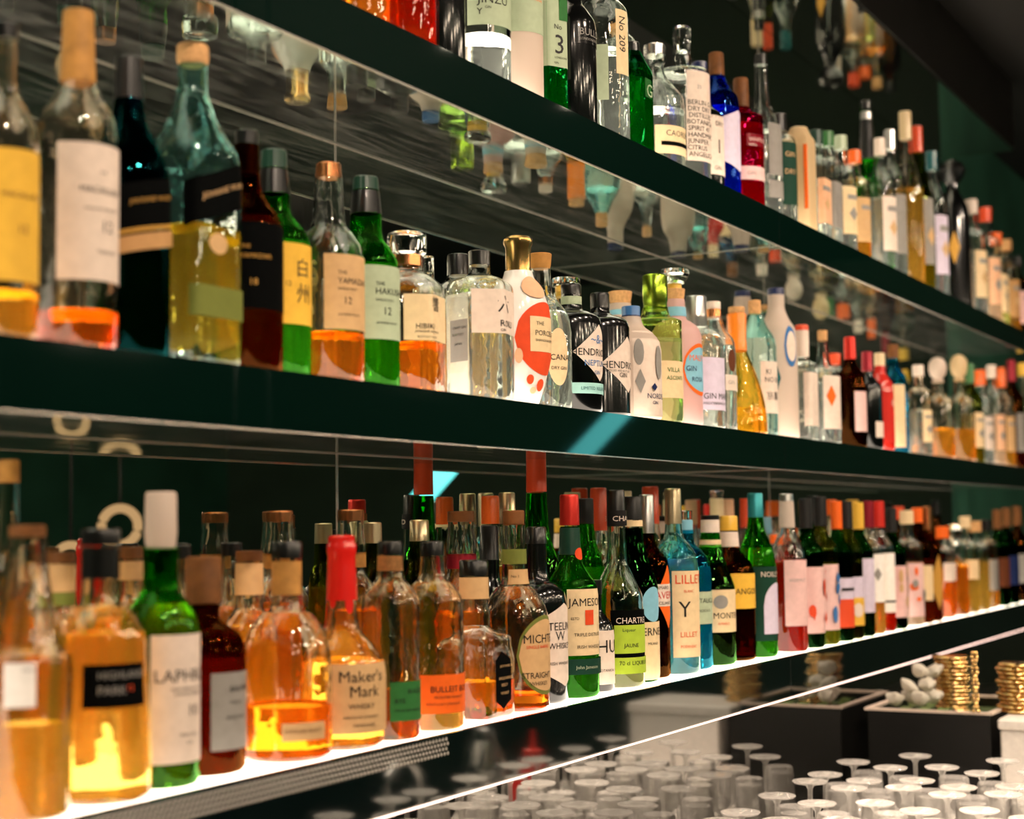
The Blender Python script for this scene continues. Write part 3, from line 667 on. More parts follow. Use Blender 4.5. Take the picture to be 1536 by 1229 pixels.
bottle(M, 1134, 62, GB, 'clear gin bottle with cork and slanting white hang tag',
       [(520, 62), (505, 54), (490, 36), (472, 22)], [('cork', [(472, 19), (451, 19)], 'stopper')], 'aqua', ('water', 510),
       [('p_white', 545, 622, 1142, None, [('KI', 560, 8, 1150), ('NO BI', 572, 8, 1148), ('京都', 596, 10, 1150)], 'rect', 'hang_tag')])
bottle(M, 1166, 60, GB, 'tall white bottle with navy cap, teal pattern and round blue seal',
       [(510, 60), (494, 54), (478, 36), (462, 25), (443, 25)], [('c_navy', [(444, 25), (433, 25)])], opaque='f_white',
       labels=[('p_teal', 500, 640, 1140, 1172, (), 'diamond', 'printed_pattern'), ('p_blue', 492, 553, 1177, 1194, (), 'oval', 'seal'), ('p_white', 500, 545, 1180, 1193, (), 'oval', 'seal_centre')])
bottle(M, 1150, 34, GB, 'slender clear bottle with tan cork between navy caps', [(500, 34), (485, 28), (475, 16), (466, 15)], [('cork', [(468, 14), (458, 16)], 'stopper')], 'aqua', ('water', 505), d=1.165)
bottle(M, 1205, 46, GB, 'clear square bottle with red-tipped tall white cap', [(548, 46), (545, 42), (541, 22), (530, 18)], [('c_white', [(536, 20), (496, 21)]), ('c_rust', [(496, 21), (488, 20)], 'cap_top')], 'clear', ('water', 556), [('p_white', 560, 640, 1206, None)], shape='q')
bottle(M, 1236, 48, GB, 'clear gin bottle with long neck and orange flower print on white label', [(566, 48), (556, 42), (545, 22), (510, 14)], [('cork', [(512, 14), (496, 15)], 'stopper')], 'clear', ('water', 575), [('p_white', 566, 645, 1236, None, (), 'rect'), ('p_orange', 580, 612, 1240, 1254, (), 'diamond', 'printed_flower')])
bottle(M, 1254, 36, GB, 'small clear bottle with pink cap behind the orange flower label', [(570, 36), (560, 30), (552, 16), (545, 15)], [('c_rust', [(548, 17), (531, 19)])], 'clear', ('water', 580), d=1.17)
bottle(M, 1277, 44, LB, 'dark bottle with bright red capsule and pink-white label', arch='wine', top=506, caps=['m_red'], glass='brown', liq=('cola', .62), labels=[('p_pink', .50, .86, '-60', '60')])
bottle(M, 1303, 42, LB, 'black bottle with burgundy capsule and small square white label', arch='wine', top=528, caps=['m_wine'], opaque='s_black', labels=[('p_white', .72, .88, '-45', '40')])
bottle(M, 1322, 38, LB, 'white-shouldered red bottle with cream cap', arch='tall', top=530, caps=['c_cream'], opaque='s_red', labels=[('p_red', .40, .92, '-80', '80', [('10', .55, .07, None, 'white')])])
bottle(M, 1342, 40, GB, 'tall cream and cyan gin bottle with brown cap', arch='tall', top=517, caps=['dkwood'], glass='cyan', liq=('cyan', .55), labels=[('p_cream', .38, .95, '-110', '-25')])
for cx, w_, tp, ar, g, lq, cp, ll, lab in (
    (1380, 36, 548, 'gin', 'warm', 'water', 'c_white', 'p_cream', 'cream-lit bottle with plain tall white cap'),
    (1409, 44, 536, 'decanter', 'warm', 'amber', 'f_white', None, 'round crystal decanter with white ball stopper and golden spirit'),
    (1441, 42, 532, 'decanter', 'warm', 'amber', 'f_cream', None, 'taller crystal decanter with cream ball stopper beside the round one'),
    (1458, 34, 546, 'wine', 'olive', 'gold', 'c_green', 'p_cream', 'olive bottle with green and gold capsule among pale bottles'),
    (1472, 36, 556, 'jug', 'clear', 'water', 'c_orange', 'p_white', 'pale bottle with orange cap next to the gold decanters'),
    (1490, 34, 548, 'tall', 'clear', 'peach', 'c_white', 'p_peach', 'pale peach bottle with white cap and peach label'),
    (1505, 34, 552, 'wine', 'warm', 'amber', 'c_orange', 'p_tan', 'warm amber bottle with orange capsule and tan label'),
    (1520, 34, 540, 'wine', 'brown', 'dkamber', 'm_wine', 'p_grey', 'brown bottle with burgundy capsule and grey label'),
    (1538, 36, 545, 'gin', 'warm', 'amber', 'c_yellow', 'p_lilac', 'amber bottle with yellow cap and lilac label')):
    bottle(M, cx, w_, GB, lab+' on the middle shelf', arch=ar, top=tp, caps=[cp], glass=g, liq=(lq, .30 if ar == 'decanter' else .5), labels=[(ll, .5, .85, '-60', '50'), ('i_grey', .56, .59, '-50', '20', (), 'rect', 'printed_line'), ('i_tan' if cx % 2 else 'i_grey', .66, .76, '-45', '0', (), 'diamond', 'printed_emblem')] if ll else ())

# ================================================================== top shelf
T = 'top'
def hi(cx, w_, base, hgt): return base-hgt
bottle(T, 545, 78, LB, 'orange liqueur bottle cut off above at the start of the upper shelf', [(-90, 78), (-110, 70), (-130, 40), (-160, 32)], [('c_black', [(-160, 34), (-190, 34)])], 'warm', ('orange', -60), d=1.06, lb=.02)
bottle(T, 613, 80, LB, 'red-orange liqueur bottle with thick clear base on the upper shelf', [(-110, 80), (-130, 70), (-150, 40), (-175, 32)], [('c_black', [(-175, 34), (-205, 34)])], 'warm', ('red', -80), lb=.024)
bottle(T, 660, 74, LB, 'dark green-black liqueur bottle between red and clear bottles', [(-60, 74), (-85, 66), (-105, 36), (-140, 28)], [('c_black', [(-140, 30), (-170, 30)])], opaque='s_black')
bottle(T, 722, 86, GB, 'clear gin bottle with black lettering and thin drawn bird line',
       [(-50, 86), (-70, 78), (-85, 44), (-120, 32)], [('c_black', [(-120, 34), (-150, 34)])], 'clear', ('water', 60),
       [('p_sage', -20, 50, 702, None, [('JINZU', 11, 14, 716), ('GIN', 24, 4, 728), ('Y', 30, 10, 716)])])
bottle(T, 776, 74, GB, 'frosted pale cylinder gin bottle with thin orange lettering', [(-60, 74), (-75, 66), (-90, 40), (-120, 30)], [('m_silver', [(-120, 32), (-150, 32)])], opaque='f_white',
       labels=[('p_sage', -40, 58, 756, None, [("LONDON'S ORIGINAL", 8, 4, 768, 'orange'), ('DRY GIN', -4, 5, 770, 'ink')])])
bottle(T, 817, 68, GB, 'green hexagonal gin bottle with pale label bearing a large numeral',
       [(-60, 68), (-75, 60), (-88, 38), (-120, 28)], [('c_dkgreen', [(-120, 30), (-150, 30)])], 'emerald', ('green', 90),
       [('p_sage', -40, 108, 802, None, [('No', 48, 8, 832), ('3', 73, 30, 833), ('LONDON DRY', 94, 3.5, 832), ('GIN', 102, 3.5, 832)]), ('p_green', -40, 38, 838, 849, (), 'rect', 'key_panel')], shape='h', rot=33)
bottle(T, 856, 76, GB, 'glossy black gin bottle with white lettering',
       [(50, 76), (35, 72), (18, 52), (4, 34), (-30, 30)], [('c_black', [(-30, 32), (-60, 32)])], opaque='s_black',
       labels=[('s_black', 50, 75, 862, None, [('BULLDOG', 57, 11, 870, 'grey'), ('LONDON DRY GIN', 68, 4, 870, 'grey')], 'rect', 'printed_front')])
bottle(T, 903, 78, GB, 'clear gin bottle with tall black numerals running down its side', [(30, 78), (16, 72), (4, 54), (-8, 36), (-40, 30)], [('cork', [(-40, 32), (-70, 34)], 'stopper')], 'clear', ('water', 80),
       [('p_sage', 78, 160, 866, 914), ('p_cream', 24, 120, 924, 941, [('No 209', 28, 13, 928, 'ink', 'v')])])
bottle(T, 930, 52, GB, 'narrow clear bottle with grey-green label beside the numeral bottle', [(70, 52), (60, 44), (52, 28), (45, 22)], [('cork', [(46, 20), (34, 22)], 'stopper')], 'clear', ('water', 90), [('p_sage', 116, 162, 941, None, [('WEST', 120, 5, 943)])], d=1.13)
bottle(T, 950, 62, GB, 'emerald green square gin bottle with black neck', [(112, 62), (104, 56), (92, 36), (78, 24)], [('c_black', [(98, 30), (70, 22), (64, 22)], 'capsule')], 'emerald', ('green', 122), [('s_green', 122, 150, 968, None, [('G', 138, 20, 970, 'sage')], 'rect', 'printed_front')], shape='q')
bottle(T, 983, 88, GB, 'clear round-shouldered gin bottle with grey cap and low cream label', [(165, 88), (148, 82), (132, 58), (118, 36), (102, 26), (92, 34), (84, 34)], [('m_steel', [(84, 34), (70, 34), (68, 32)])], 'clear', ('water', 170),
       [('p_cream', 198, 240, 984, None, [('CAORUNN', 209, 9, 1000, 'dkgrey')]), ('p_black', 222, 228, 992, None, (), 'rect', 'printed_bar')])
bottle(T, 1024, 80, GB, 'clear straight-sided bottle with glass stopper and label packed with black type', [(112, 80), (109, 78), (107, 40), (104, 27), (78, 26)], [('g_clear', [(78, 25), (72, 27), (44, 27), (41, 25)], 'stopper')], 'clear', ('water', 150),
       [('p_white', 116, 158, 1030, None, [('33', 140, 6, 1046, 'grey')]), ('p_white', 158, 250, 1030, None, [(t_, 163+i*9.6, 7.5, 1032+(i % 3), 'ink') for i, t_ in enumerate(('BERLIN GIN', 'DRY DRY', 'DISTILLED', 'BOTANICAL', 'SPIRIT 47', 'HANDMADE', 'JUNIPER', 'CITRUS', 'ANGELICA'))], 'rect', 'lower_label')])
bottle(T, 1051, 68, GB, 'dark bottle with navy cap and off-white label', [(182, 68), (172, 60), (160, 36), (140, 24), (112, 22)], [('c_navy', [(112, 24), (94, 23)])], opaque='s_black', labels=[('p_white', 180, 268, 1056, None, [('DRY', 192, 7, 1074), ('1', 225, 22, 1078), ('GIN', 258, 6, 1072)])])
bottle(T, 1076, 66, GB, 'deep blue gin bottle with ribbed dark stopper and lavender label', [(160, 66), (146, 60), (134, 40), (120, 26), (114, 24)], [('dkwood', [(116, 24), (82, 23), (80, 22)], 'stopper')], 'blue', ('blue', 165), [('p_lilac', 170, 262, 1084, None, (), 'hex')])
bottle(T, 1113, 64, GB, 'bright magenta gin bottle with dark brown cap and white band', [(182, 64), (176, 60), (170, 36), (162, 24), (140, 22)], [('dkwood', [(166, 24), (122, 23), (118, 22)])], 'magenta', ('magenta', 190), [('p_pink', 256, 276, 1084, None, [('GIN', 266, 6, 1122, 'grey')]), ('s_wine', 208, 226, 1120, None, [('WHITLEY', 216, 6, 1124, 'pink'), ('NEILL', 224, 4, 1124, 'pink')], 'rect', 'printed_front')])
bottle(T, 1143, 56, NB, 'clear long-necked bottle with black cap and faded grey label', [(200, 56), (184, 48), (168, 34), (150, 24), (96, 19)], [('c_black', [(98, 20), (82, 19)])], 'clear', ('water', 200), [('p_grey', 190, 268, 1154, None), ('p_grey', 276, 302, 1154, None, (), 'rect', 'lower_label')])
bottle(T, 1170, 50, GB, 'squat bottle with black cap and dark green label', [(214, 50), (208, 44), (203, 28), (196, 24)], [('c_black', [(198, 24), (172, 24)])], 'clear', ('water', 220), [('p_dkgreen', 218, 312, 1168, None, [('GIN', 236, 8, 1178, 'tan'), ('DRY', 262, 8, 1178, 'tan')])])
bottle(T, 1200, 52, GB, 'cream carved box-shaped bottle with gabled top', [(214, 52), (206, 46), (198, 30), (194, 26)], [('c_cream', [(200, 28), (192, 26)])], opaque='f_cream', shape='q', labels=[('p_orange', 222, 318, 1206, 1212, (), 'rect', 'carved_stripe')])
for cx, w_, tp, ar, g, lq, cp, ll, lt, lab in (
    (1226, 44, 196, 'square', 'clear', 'water', 'c_dkgreen', 'p_peach', (), 'clear square bottle with green cap and peach label'),
    (1243, 42, 198, 'square', 'clear', 'water', 'c_green', 'p_grey', (), 'clear square bottle with pale green cap and grey label'),
    (1263, 42, 204, 'gin', 'clear', 'water', 'c_sage', 'p_cream', (), 'clear gin bottle with cream label and sage cap'),
    (1284, 42, 226, 'gin', 'warm', 'amber', 'c_orange', 'p_tan', (), 'amber bottle with orange cap and tan label'),
    (1322, 42, 208, 'tall', 'clear', 'water', 'c_white', 'p_white', (), 'tall clear vodka bottle with white cap'),
    (1337, 42, 196, 'tall', 'clear', 'water', 'm_silver', 'p_grey', (), 'tall clear vodka bottle with silver cap'),
    (1360, 46, 168, 'slim', 'warm', 'gold', 'c_cream', None, (), 'very tall golden bottle with pale flared cap'),
    (1378, 40, 190, 'slim', 'olive', 'gold', 'c_rust', 'p_grey', (), 'tall olive-gold bottle with red cap and dark label'),
    (1400, 40, 228, 'tall', 'clear', 'water', 'c_teal', 'p_lilac', (), 'lilac and blue patterned bottle with teal cap'),
    (1460, 38, 300, 'gin', 'clear', 'water', 'c_white', 'p_cream', (), 'cream-lit clear bottle with white cap'),
    (1481, 38, 312, 'gin', 'clear', 'peach', 'c_rust', 'p_peach', (), 'peach-labelled bottle with red-orange cap'),
    (1497, 36, 350, 'square', 'clear', 'pale', 'c_orange', 'p_cream', (), 'short pale bottle with orange cap'),
    (1512, 34, 360, 'gin', 'warm', 'amber', 'cork', 'p_kraft', (), 'warm bottle with cork and kraft label'),
    (1528, 34, 385, 'gin', 'brown', 'cola', 'c_black', 'p_pink', (), 'dark bottle with black cap and pink label')):
    bottle(T, cx, w_, GB, lab+' on the upper shelf', arch=ar, top=tp, caps=[cp], glass=g, liq=(lq, .55), labels=([(ll, .45, .85, '-70', '50'), ('i_grey', .52, .56, '-50', '20', (), 'rect', 'printed_line'), ('i_grey' if cx % 2 else 'i_tan', .62, .74, '-45', '0', (), 'diamond', 'printed_emblem')]) if ll else (), shape='q' if ar == 'square' else 'o')
bottle(T, 1301, 38, LB, 'bright green bottle with long black neck and silver collar', [(262, 38), (252, 34), (244, 26), (236, 20), (200, 18), (165, 16)], [('c_black', [(240, 24), (180, 18)], 'neck_sleeve'), ('m_silver', [(180, 17), (168, 17)], 'collar'), ('c_black', [(168, 15), (152, 16)])], 'bright', ('green', 270), d=1.1)
bottle(T, 1430, 48, LB, 'large glossy black bottle with round black stopper and gold drip', [(330, 48), (310, 42), (296, 28), (286, 20), (275, 19)], [('c_black', [(276, 20), (268, 34), (256, 42), (246, 34), (242, 16)], 'stopper')], opaque='s_black', labels=[('p_gold', 350, 400, 1424, 1440, (), 'diamond', 'gold_emblem')], d=1.07)

# ================================================================== lowest shelf, front row
L_ = 'low'
bottle(L_, 40, 134, WB, 'big clear bottle with cork, stepped shoulder and honey-coloured bottom',
       [(1005, 134), (985, 130), (975, 104), (950, 90), (900, 76), (850, 60), (806, 56)], [('dkwood', [(806, 54), (790, 55), (788, 53)], 'stopper')], 'warm', ('gold', 1082),
       [('p_chalk', 990, 1055, 6, 56, [('MALT', 1000, 6, 36, 'grey')])])
bottle(L_, 150, 146, WB, 'broad golden whisky bottle with black cap and small black label',
       [(985, 138), (960, 136), (935, 122), (912, 88), (902, 58), (820, 55)], [('c_black', [(818, 58), (798, 60), (793, 58)])], 'warm', ('gold', 948), foot=1.06,
       labels=[('p_black', 992, 1056, 125, 215, [('HIGHLAND', 1008, 11, 148, 'grey'), ('PARK', 1030, 13, 148, 'grey'), ('12', 1028, 9, 192, 'rust')])], ex=[('neck_sleeve', 'c_black', [(868, 57), (822, 56.5)])])
bottle(L_, 241, 116, WB, 'green whisky bottle with white plastic-wrapped neck and tall white label',
       [(950, 116), (925, 106), (905, 84), (886, 56), (850, 52), (822, 50)], [('f_white', [(824, 44), (800, 49), (742, 47), (738, 45)], 'capsule')], 'green', ('amber', 905),
       [('p_white', 950, 1140, 226, None, [('LAPHROAIG', 1010, 19, 234), ('ISLAY SINGLE MALT', 1030, 5, 258), ('SCOTCH WHISKY', 1038, 5, 262), ('10', 1062, 17, 284), ('YEARS OLD', 1098, 5, 270), ('43%', 1110, 5, 280)])])
bottle(L_, 305, 126, WB, 'dark amber bottle with tall wooden stopper and grey label',
       [(975, 126), (955, 112), (942, 84), (930, 50), (905, 46)], [('dkwood', [(906, 46), (904, 54), (856, 55), (852, 53), (838, 53), (835, 51)], 'stopper')], 'brown', ('dkamber', 985),
       [('p_grey', 1006, 1120, 318, None, [('BALVENIE', 1030, 9, 346), ('TWELVE', 1050, 5, 344), ('SINGLE MALT', 1072, 5, 340)])])
bottle(L_, 430, 136, WB, 'rounded clear bourbon bottle with black cap, gold neck band and low amber',
       [(1010, 136), (975, 130), (945, 112), (922, 78), (908, 48), (838, 44)], [('c_black', [(838, 46), (816, 47), (812, 45)])], 'warm', ('orange', 1056),
       [('p_tan', 1078, 1104, 423, 488, [('DISTILLERS SELECT', 1090, 5, 430, 'brown')])], ex=[('neck_band', 'wood', [(892, 45.5), (842, 45)])])
bottle(L_, 374, 84, WB, 'clear bottle with brown cap and cream neck label behind the round bourbon', [(960, 84), (935, 72), (918, 50), (905, 42), (840, 40)], [('dkwood', [(842, 41), (826, 41)])], 'warm', ('amber', 960), ex=[('neck_label', 'p_tan', [(892, 42.5), (845, 41.5)])], d=1.15)
bottle(L_, 513, 124, WB, 'bourbon bottle dipped in dripping red wax with cream label',
       [(1010, 124), (985, 114), (965, 88), (945, 56), (915, 46), (880, 42), (830, 38)], [('wax', [(900, 47), (880, 46), (850, 43), (835, 42), (828, 45), (818, 45), (812, 40), (806, 42), (803, 38)], 'wax_seal')], 'warm', ('amber', 990),
       [('wax', 885, 948, 482, 491, (), 'oval', 'wax_drip'), ('wax', 885, 920, 518, 529, (), 'oval', 'wax_drip'), ('wax', 888, 912, 497, 505, (), 'oval', 'wax_drip'), ('p_tan', 992, 1094, 497, None, [("Maker's", 1010, 17, 509, 'ink'), ('Mark', 1032, 17, 526, 'ink'), ('WHISKY', 1054, 8, 524, 'ink'), ('KENTUCKY STRAIGHT', 1070, 4, 516, 'ink'), ('HANDMADE', 1082, 4.5, 530, 'ink')])])
bottle(L_, 586, 88, WB, 'tall flask bourbon bottle with black cap and square green label',
       [(915, 88), (895, 82), (880, 62), (866, 42), (832, 38)], [('c_black', [(832, 37), (815, 37), (812, 36)])], 'warm', ('dkamber', 1030),
       [('p_green', 1020, 1078, 586, None, [('BULLEIT', 1034, 7, 612), ('RYE', 1048, 7, 594), ('FRONTIER WHISKEY', 1062, 4, 594)])], ex=[('cork_band', 'cork', [(856, 37), (834, 36)])])
bottle(L_, 649, 94, WB, 'tall flask bourbon bottle with black cap and wide orange label',
       [(915, 94), (895, 88), (878, 64), (866, 42), (834, 36)], [('c_black', [(834, 35), (815, 35), (812, 34)])], 'warm', ('gold', 1056),
       [('p_orange', 1009, 1066, 620, None, [('BULLEIT BOURBON', 1030, 9, 647), ('FRONTIER WHISKEY', 1042, 4, 652, 'brown'), ('KENTUCKY STRAIGHT', 1052, 4, 640, 'brown')])])
bottle(L_, 712, 120, WB, 'square faceted whiskey bottle with black cap and black shield label',
       [(990, 120), (972, 112), (955, 84), (940, 48), (922, 50), (905, 44), (864, 42)], [('c_black', [(864, 43), (843, 44), (840, 42)])], 'clear', ('orange', 1020),
       [('p_black', 976, 1062, 744, 780, [("JACK DANIEL'S", 998, 3.5, 750, 'tan'), ('SINGLE BARREL', 1016, 4, 748, 'tan'), ('SELECT', 1026, 4, 752, 'tan'), ('WHISKEY', 1038, 4, 751, 'tan')], 'hex')], ex=[('neck_label', 'p_tan', [(898, 45), (866, 44)])], shape='q', lb=.018)
bottle(L_, 772, 102, WB, 'round bourbon bottle with green starred neck band and large oval cream label',
       [(940, 102), (918, 98), (900, 84), (882, 58), (868, 38), (786, 35)], [('dkwood', [(788, 32), (766, 33)], 'stopper')], 'warm', ('dkamber', 1040),
       [('p_olive', 922, 1040, 776, None, (), 'oval', 'label_border'), ('p_tan', 928, 1034, 779, None, [("MICHTER'S", 956, 13, 786), ('SINGLE BARREL', 968, 5, 790, 'rust'), ('STRAIGHT', 1010, 9, 784), ('WHISKEY', 1022, 6, 796)], 'oval'), ('p_tan', 854, 876, 764, 790, [('No 1', 864, 4, 768)], 'rect', 'neck_tag')], ex=[('neck_band', 'p_olive', [(846, 38), (824, 37.5)])])
bottle(L_, 806, 90, WB, 'black whiskey bottle with black cap and white bird label',
       [(905, 90), (888, 82), (876, 58), (866, 36), (815, 30)], [('c_black', [(816, 32), (793, 30), (790, 28)])], opaque='s_black',
       labels=[('p_white', 904, 1028, 820, None, [('TEELING', 938, 12, 822), ('WHISKEY', 967, 9, 823), ('IRISH WHISKEY', 993, 5, 823), ('W', 952, 14, 834, 'dkgrey')], 'hex')])
bottle(L_, 856, 82, WB, 'green whiskey bottle with red capsule and tall cream label',
       [(895, 82), (876, 76), (862, 58), (848, 40), (834, 32), (790, 28)], [('m_red', [(788, 30), (746, 29), (742, 28)], 'capsule')], 'green', ('lime', 905),
       [('p_cream', 883, 981, 851, None, [('JAMESON', 902, 12, 853), ('ESTD', 926, 4, 858), ('TRIPLE DISTILLED', 950, 5, 862), ('IRISH WHISKEY', 968, 5, 866)]), ('p_rust', 914, 936, 878, 890, (), 'rect', 'crest'), ('p_rust', 822, 840, 862, 872, (), 'oval', 'neck_seal'), ('p_dkgreen', 986, 1009, 853, None, [('John Jameson', 998, 5, 864, 'sage')], 'rect', 'lower_band')],
       ex=[('neck_sleeve', 'c_dkgreen', [(832, 33.5), (792, 30)])])
bottle(L_, 893, 58, LB, 'short black liqueur bottle with white label and long thin lettering', [(948, 58), (934, 50), (924, 34), (915, 24), (890, 22)], [('c_black', [(892, 24), (870, 24)])], opaque='s_black', labels=[('p_white', 945, 1025, 894, None, [('HUM', 968, 20, 897), ('BOTANICAL', 1004, 4, 898)])])
bottle(L_, 926, 78, LB, 'clear liqueur bottle with black capsule and yellow-green label headed in black',
       [(915, 78), (892, 74), (870, 56), (850, 36), (830, 30), (790, 27), (744, 26.4)], [('c_black', [(790, 28), (738, 27), (735, 26)], 'capsule')], 'clear', ('pale', 945),
       [('p_black', 914, 984, 917, None, [('CHARTREUSE', 929, 9, 925, 'white')]), ('p_lime', 936, 978, 923, None, [('Liqueur', 943, 5, 934, 'dkgreen'), ('JAUNE', 966, 6, 936)], 'rect', 'inner_label'), ('p_lime', 984, 1008, 922, None, [('70 cl', 992, 6, 930), ('LIQUEUR', 992, 6, 948)], 'rect', 'lower_label'), ('p_ink', 766, 789, 914, None, [('CHARTREUSE', 778, 8, 920, 'white')], 'rect', 'neck_label')])
bottle(L_, 951, 72, LB, 'dark green bottle with black cap, eagle disc and white label',
       [(880, 72), (862, 62), (842, 46), (815, 34), (792, 29)], [('m_black', [(780, 29), (748, 28), (745, 27)])], 'dkgreen', ('cola', 838),
       [('p_sky', 880, 932, 963, 989, (), 'oval', 'eagle_disc'), ('p_cream', 932, 1018, 962, None, [('FERNET-BRANCA', 946, 12, 956), ('MILANO', 964, 4, 972)])], ex=[('neck_band', 'p_cream', [(790, 30), (781, 30)])])
bottle(L_, 972, 64, LB, 'dark amaro bottle with silver screw cap and orange diamond label',
       [(850, 64), (838, 58), (828, 40), (815, 26), (800, 22)], [('m_silver', [(800, 23), (745, 22), (742, 21)])], 'brown', ('cola', 848),
       [('p_orange', 848, 942, 982, None, (), 'diamond', 'diamond_label'), ('p_white', 876, 909, 981, None, [('AMARO', 881, 5, 984), ('AVERNA', 892, 11, 983, 'red'), ('SICILIANO', 904, 5, 984)], 'rect')])
bottle(L_, 1012, 72, LB, 'clear turquoise-tinted aperitif bottle with gold capsule and tall white label',
       [(850, 72), (832, 66), (818, 48), (806, 30), (786, 25)], [('m_champagne', [(786, 26), (737, 25), (733, 24)], 'capsule')], 'aqua', ('aqua', 838),
       [('p_cream', 856, 984, 1009, None, [('LILLET', 868, 14, 1014, 'rust'), ('BLANC', 886, 4, 1026, 'rust'), ('Y', 912, 24, 1018, 'ink'), ('LILLET', 950, 8, 1022, 'rust'), ('PODENSAC', 968, 4, 1022, 'rust')])])
bottle(L_, 1031, 74, LB, 'bright turquoise bottle with rounded shoulder and grey-green label',
       [(860, 74), (840, 66), (826, 46), (815, 26), (795, 22)], [('c_sky', [(800, 22), (780, 22)]), ('g_clear', [(780, 20), (766, 21)], 'stopper')], 'cyan', ('cyan', 850), [('p_sage', 887, 935, 1046, None, [('ITALICUS', 900, 7, 1048), ('ROSOLIO', 915, 4, 1049)])])
bottle(L_, 1068, 70, LB, 'green amaro bottle with white neck band, cream label and berry drawing',
       [(880, 70), (862, 58), (840, 42), (815, 32), (795, 27)], [('c_black', [(780, 28), (773, 28)])], 'green', ('cola', 850), [('p_cream', 884, 947, 1067, None, [('MONTENEGRO', 922, 9, 1071), ('AMARO', 934, 4, 1078, 'rust')]), ('p_grey', 892, 912, 1071, 1092, (), 'oval', 'printed_berries')], ex=[('neck_band', 'p_white', [(799, 28.5), (780, 28.5)]), ('neck_label', 'p_cream', [(820, 33), (810, 32)])])
bottle(L_, 1096, 74, LB, 'dark rum bottle with yellow cap and yellow label',
       [(862, 74), (846, 66), (834, 46), (822, 30), (796, 26)], [('c_yellow', [(796, 27), (777, 27), (774, 26)])], 'brown', ('cola', 850), [('p_yellow', 860, 912, 1097, None, [('ANGOSTURA', 886, 9, 1104)])], ex=[('neck_label', 'p_white', [(820, 30), (798, 27.5)])])
bottle(L_, 1136, 58, NB, 'green vermouth bottle with teal capsule and dark teal label',
       [(850, 58), (830, 52), (812, 40), (796, 28), (776, 23)], [('m_teal', [(776, 24), (742, 23), (740, 22)], 'capsule')], 'green', ('lime', 822), [('p_dkgreen', 850, 960, 1118, None, [('NOILLY', 861, 8, 1142, 'white')]), ('p_lilac', 874, 950, 1146, None, (), 'arch', 'arched_label')])
bottle(L_, 1166, 40, LB, 'red aperitif bottle with pale blue label between dark vermouths', [(850, 40), (838, 34), (828, 22), (815, 15)], [('c_orange', [(816, 15), (802, 15)])], 'clear', ('red', 850), [('p_sky', 850, 905, 1155, None)], d=1.12)
bottle(L_, 1183, 54, NB, 'clear vermouth bottle with white sleeve, pale pink label and ruby drink',
       [(838, 54), (822, 46), (806, 32), (792, 24), (760, 21)], [('m_silver', [(752, 22), (741, 21)]), ('f_white', [(792, 24), (752, 22)], 'neck_sleeve')], 'clear', ('red', 842), [('p_pink', 840, 938, 1178, None, [('WERMUT', 870, 5, 1184, 'grey')])])
def scrawl(m, seed, n=7):   # printed drawing: small flecks of ink on a label
    rnd = random.Random(seed); out = []
    for q in range(n):
        a0 = rnd.uniform(-72, 20); y0 = rnd.uniform(.46, .76); out.append((m, y0, y0+rnd.uniform(.05, .12), str(a0), str(a0+rnd.uniform(14, 30)), (), rnd.choice(('oval', 'diamond')), 'printed_drawing'))
    return out
LBL = lambda m, y0=.44, y1=.86: [(m, y0, y1, '-75', '55')]
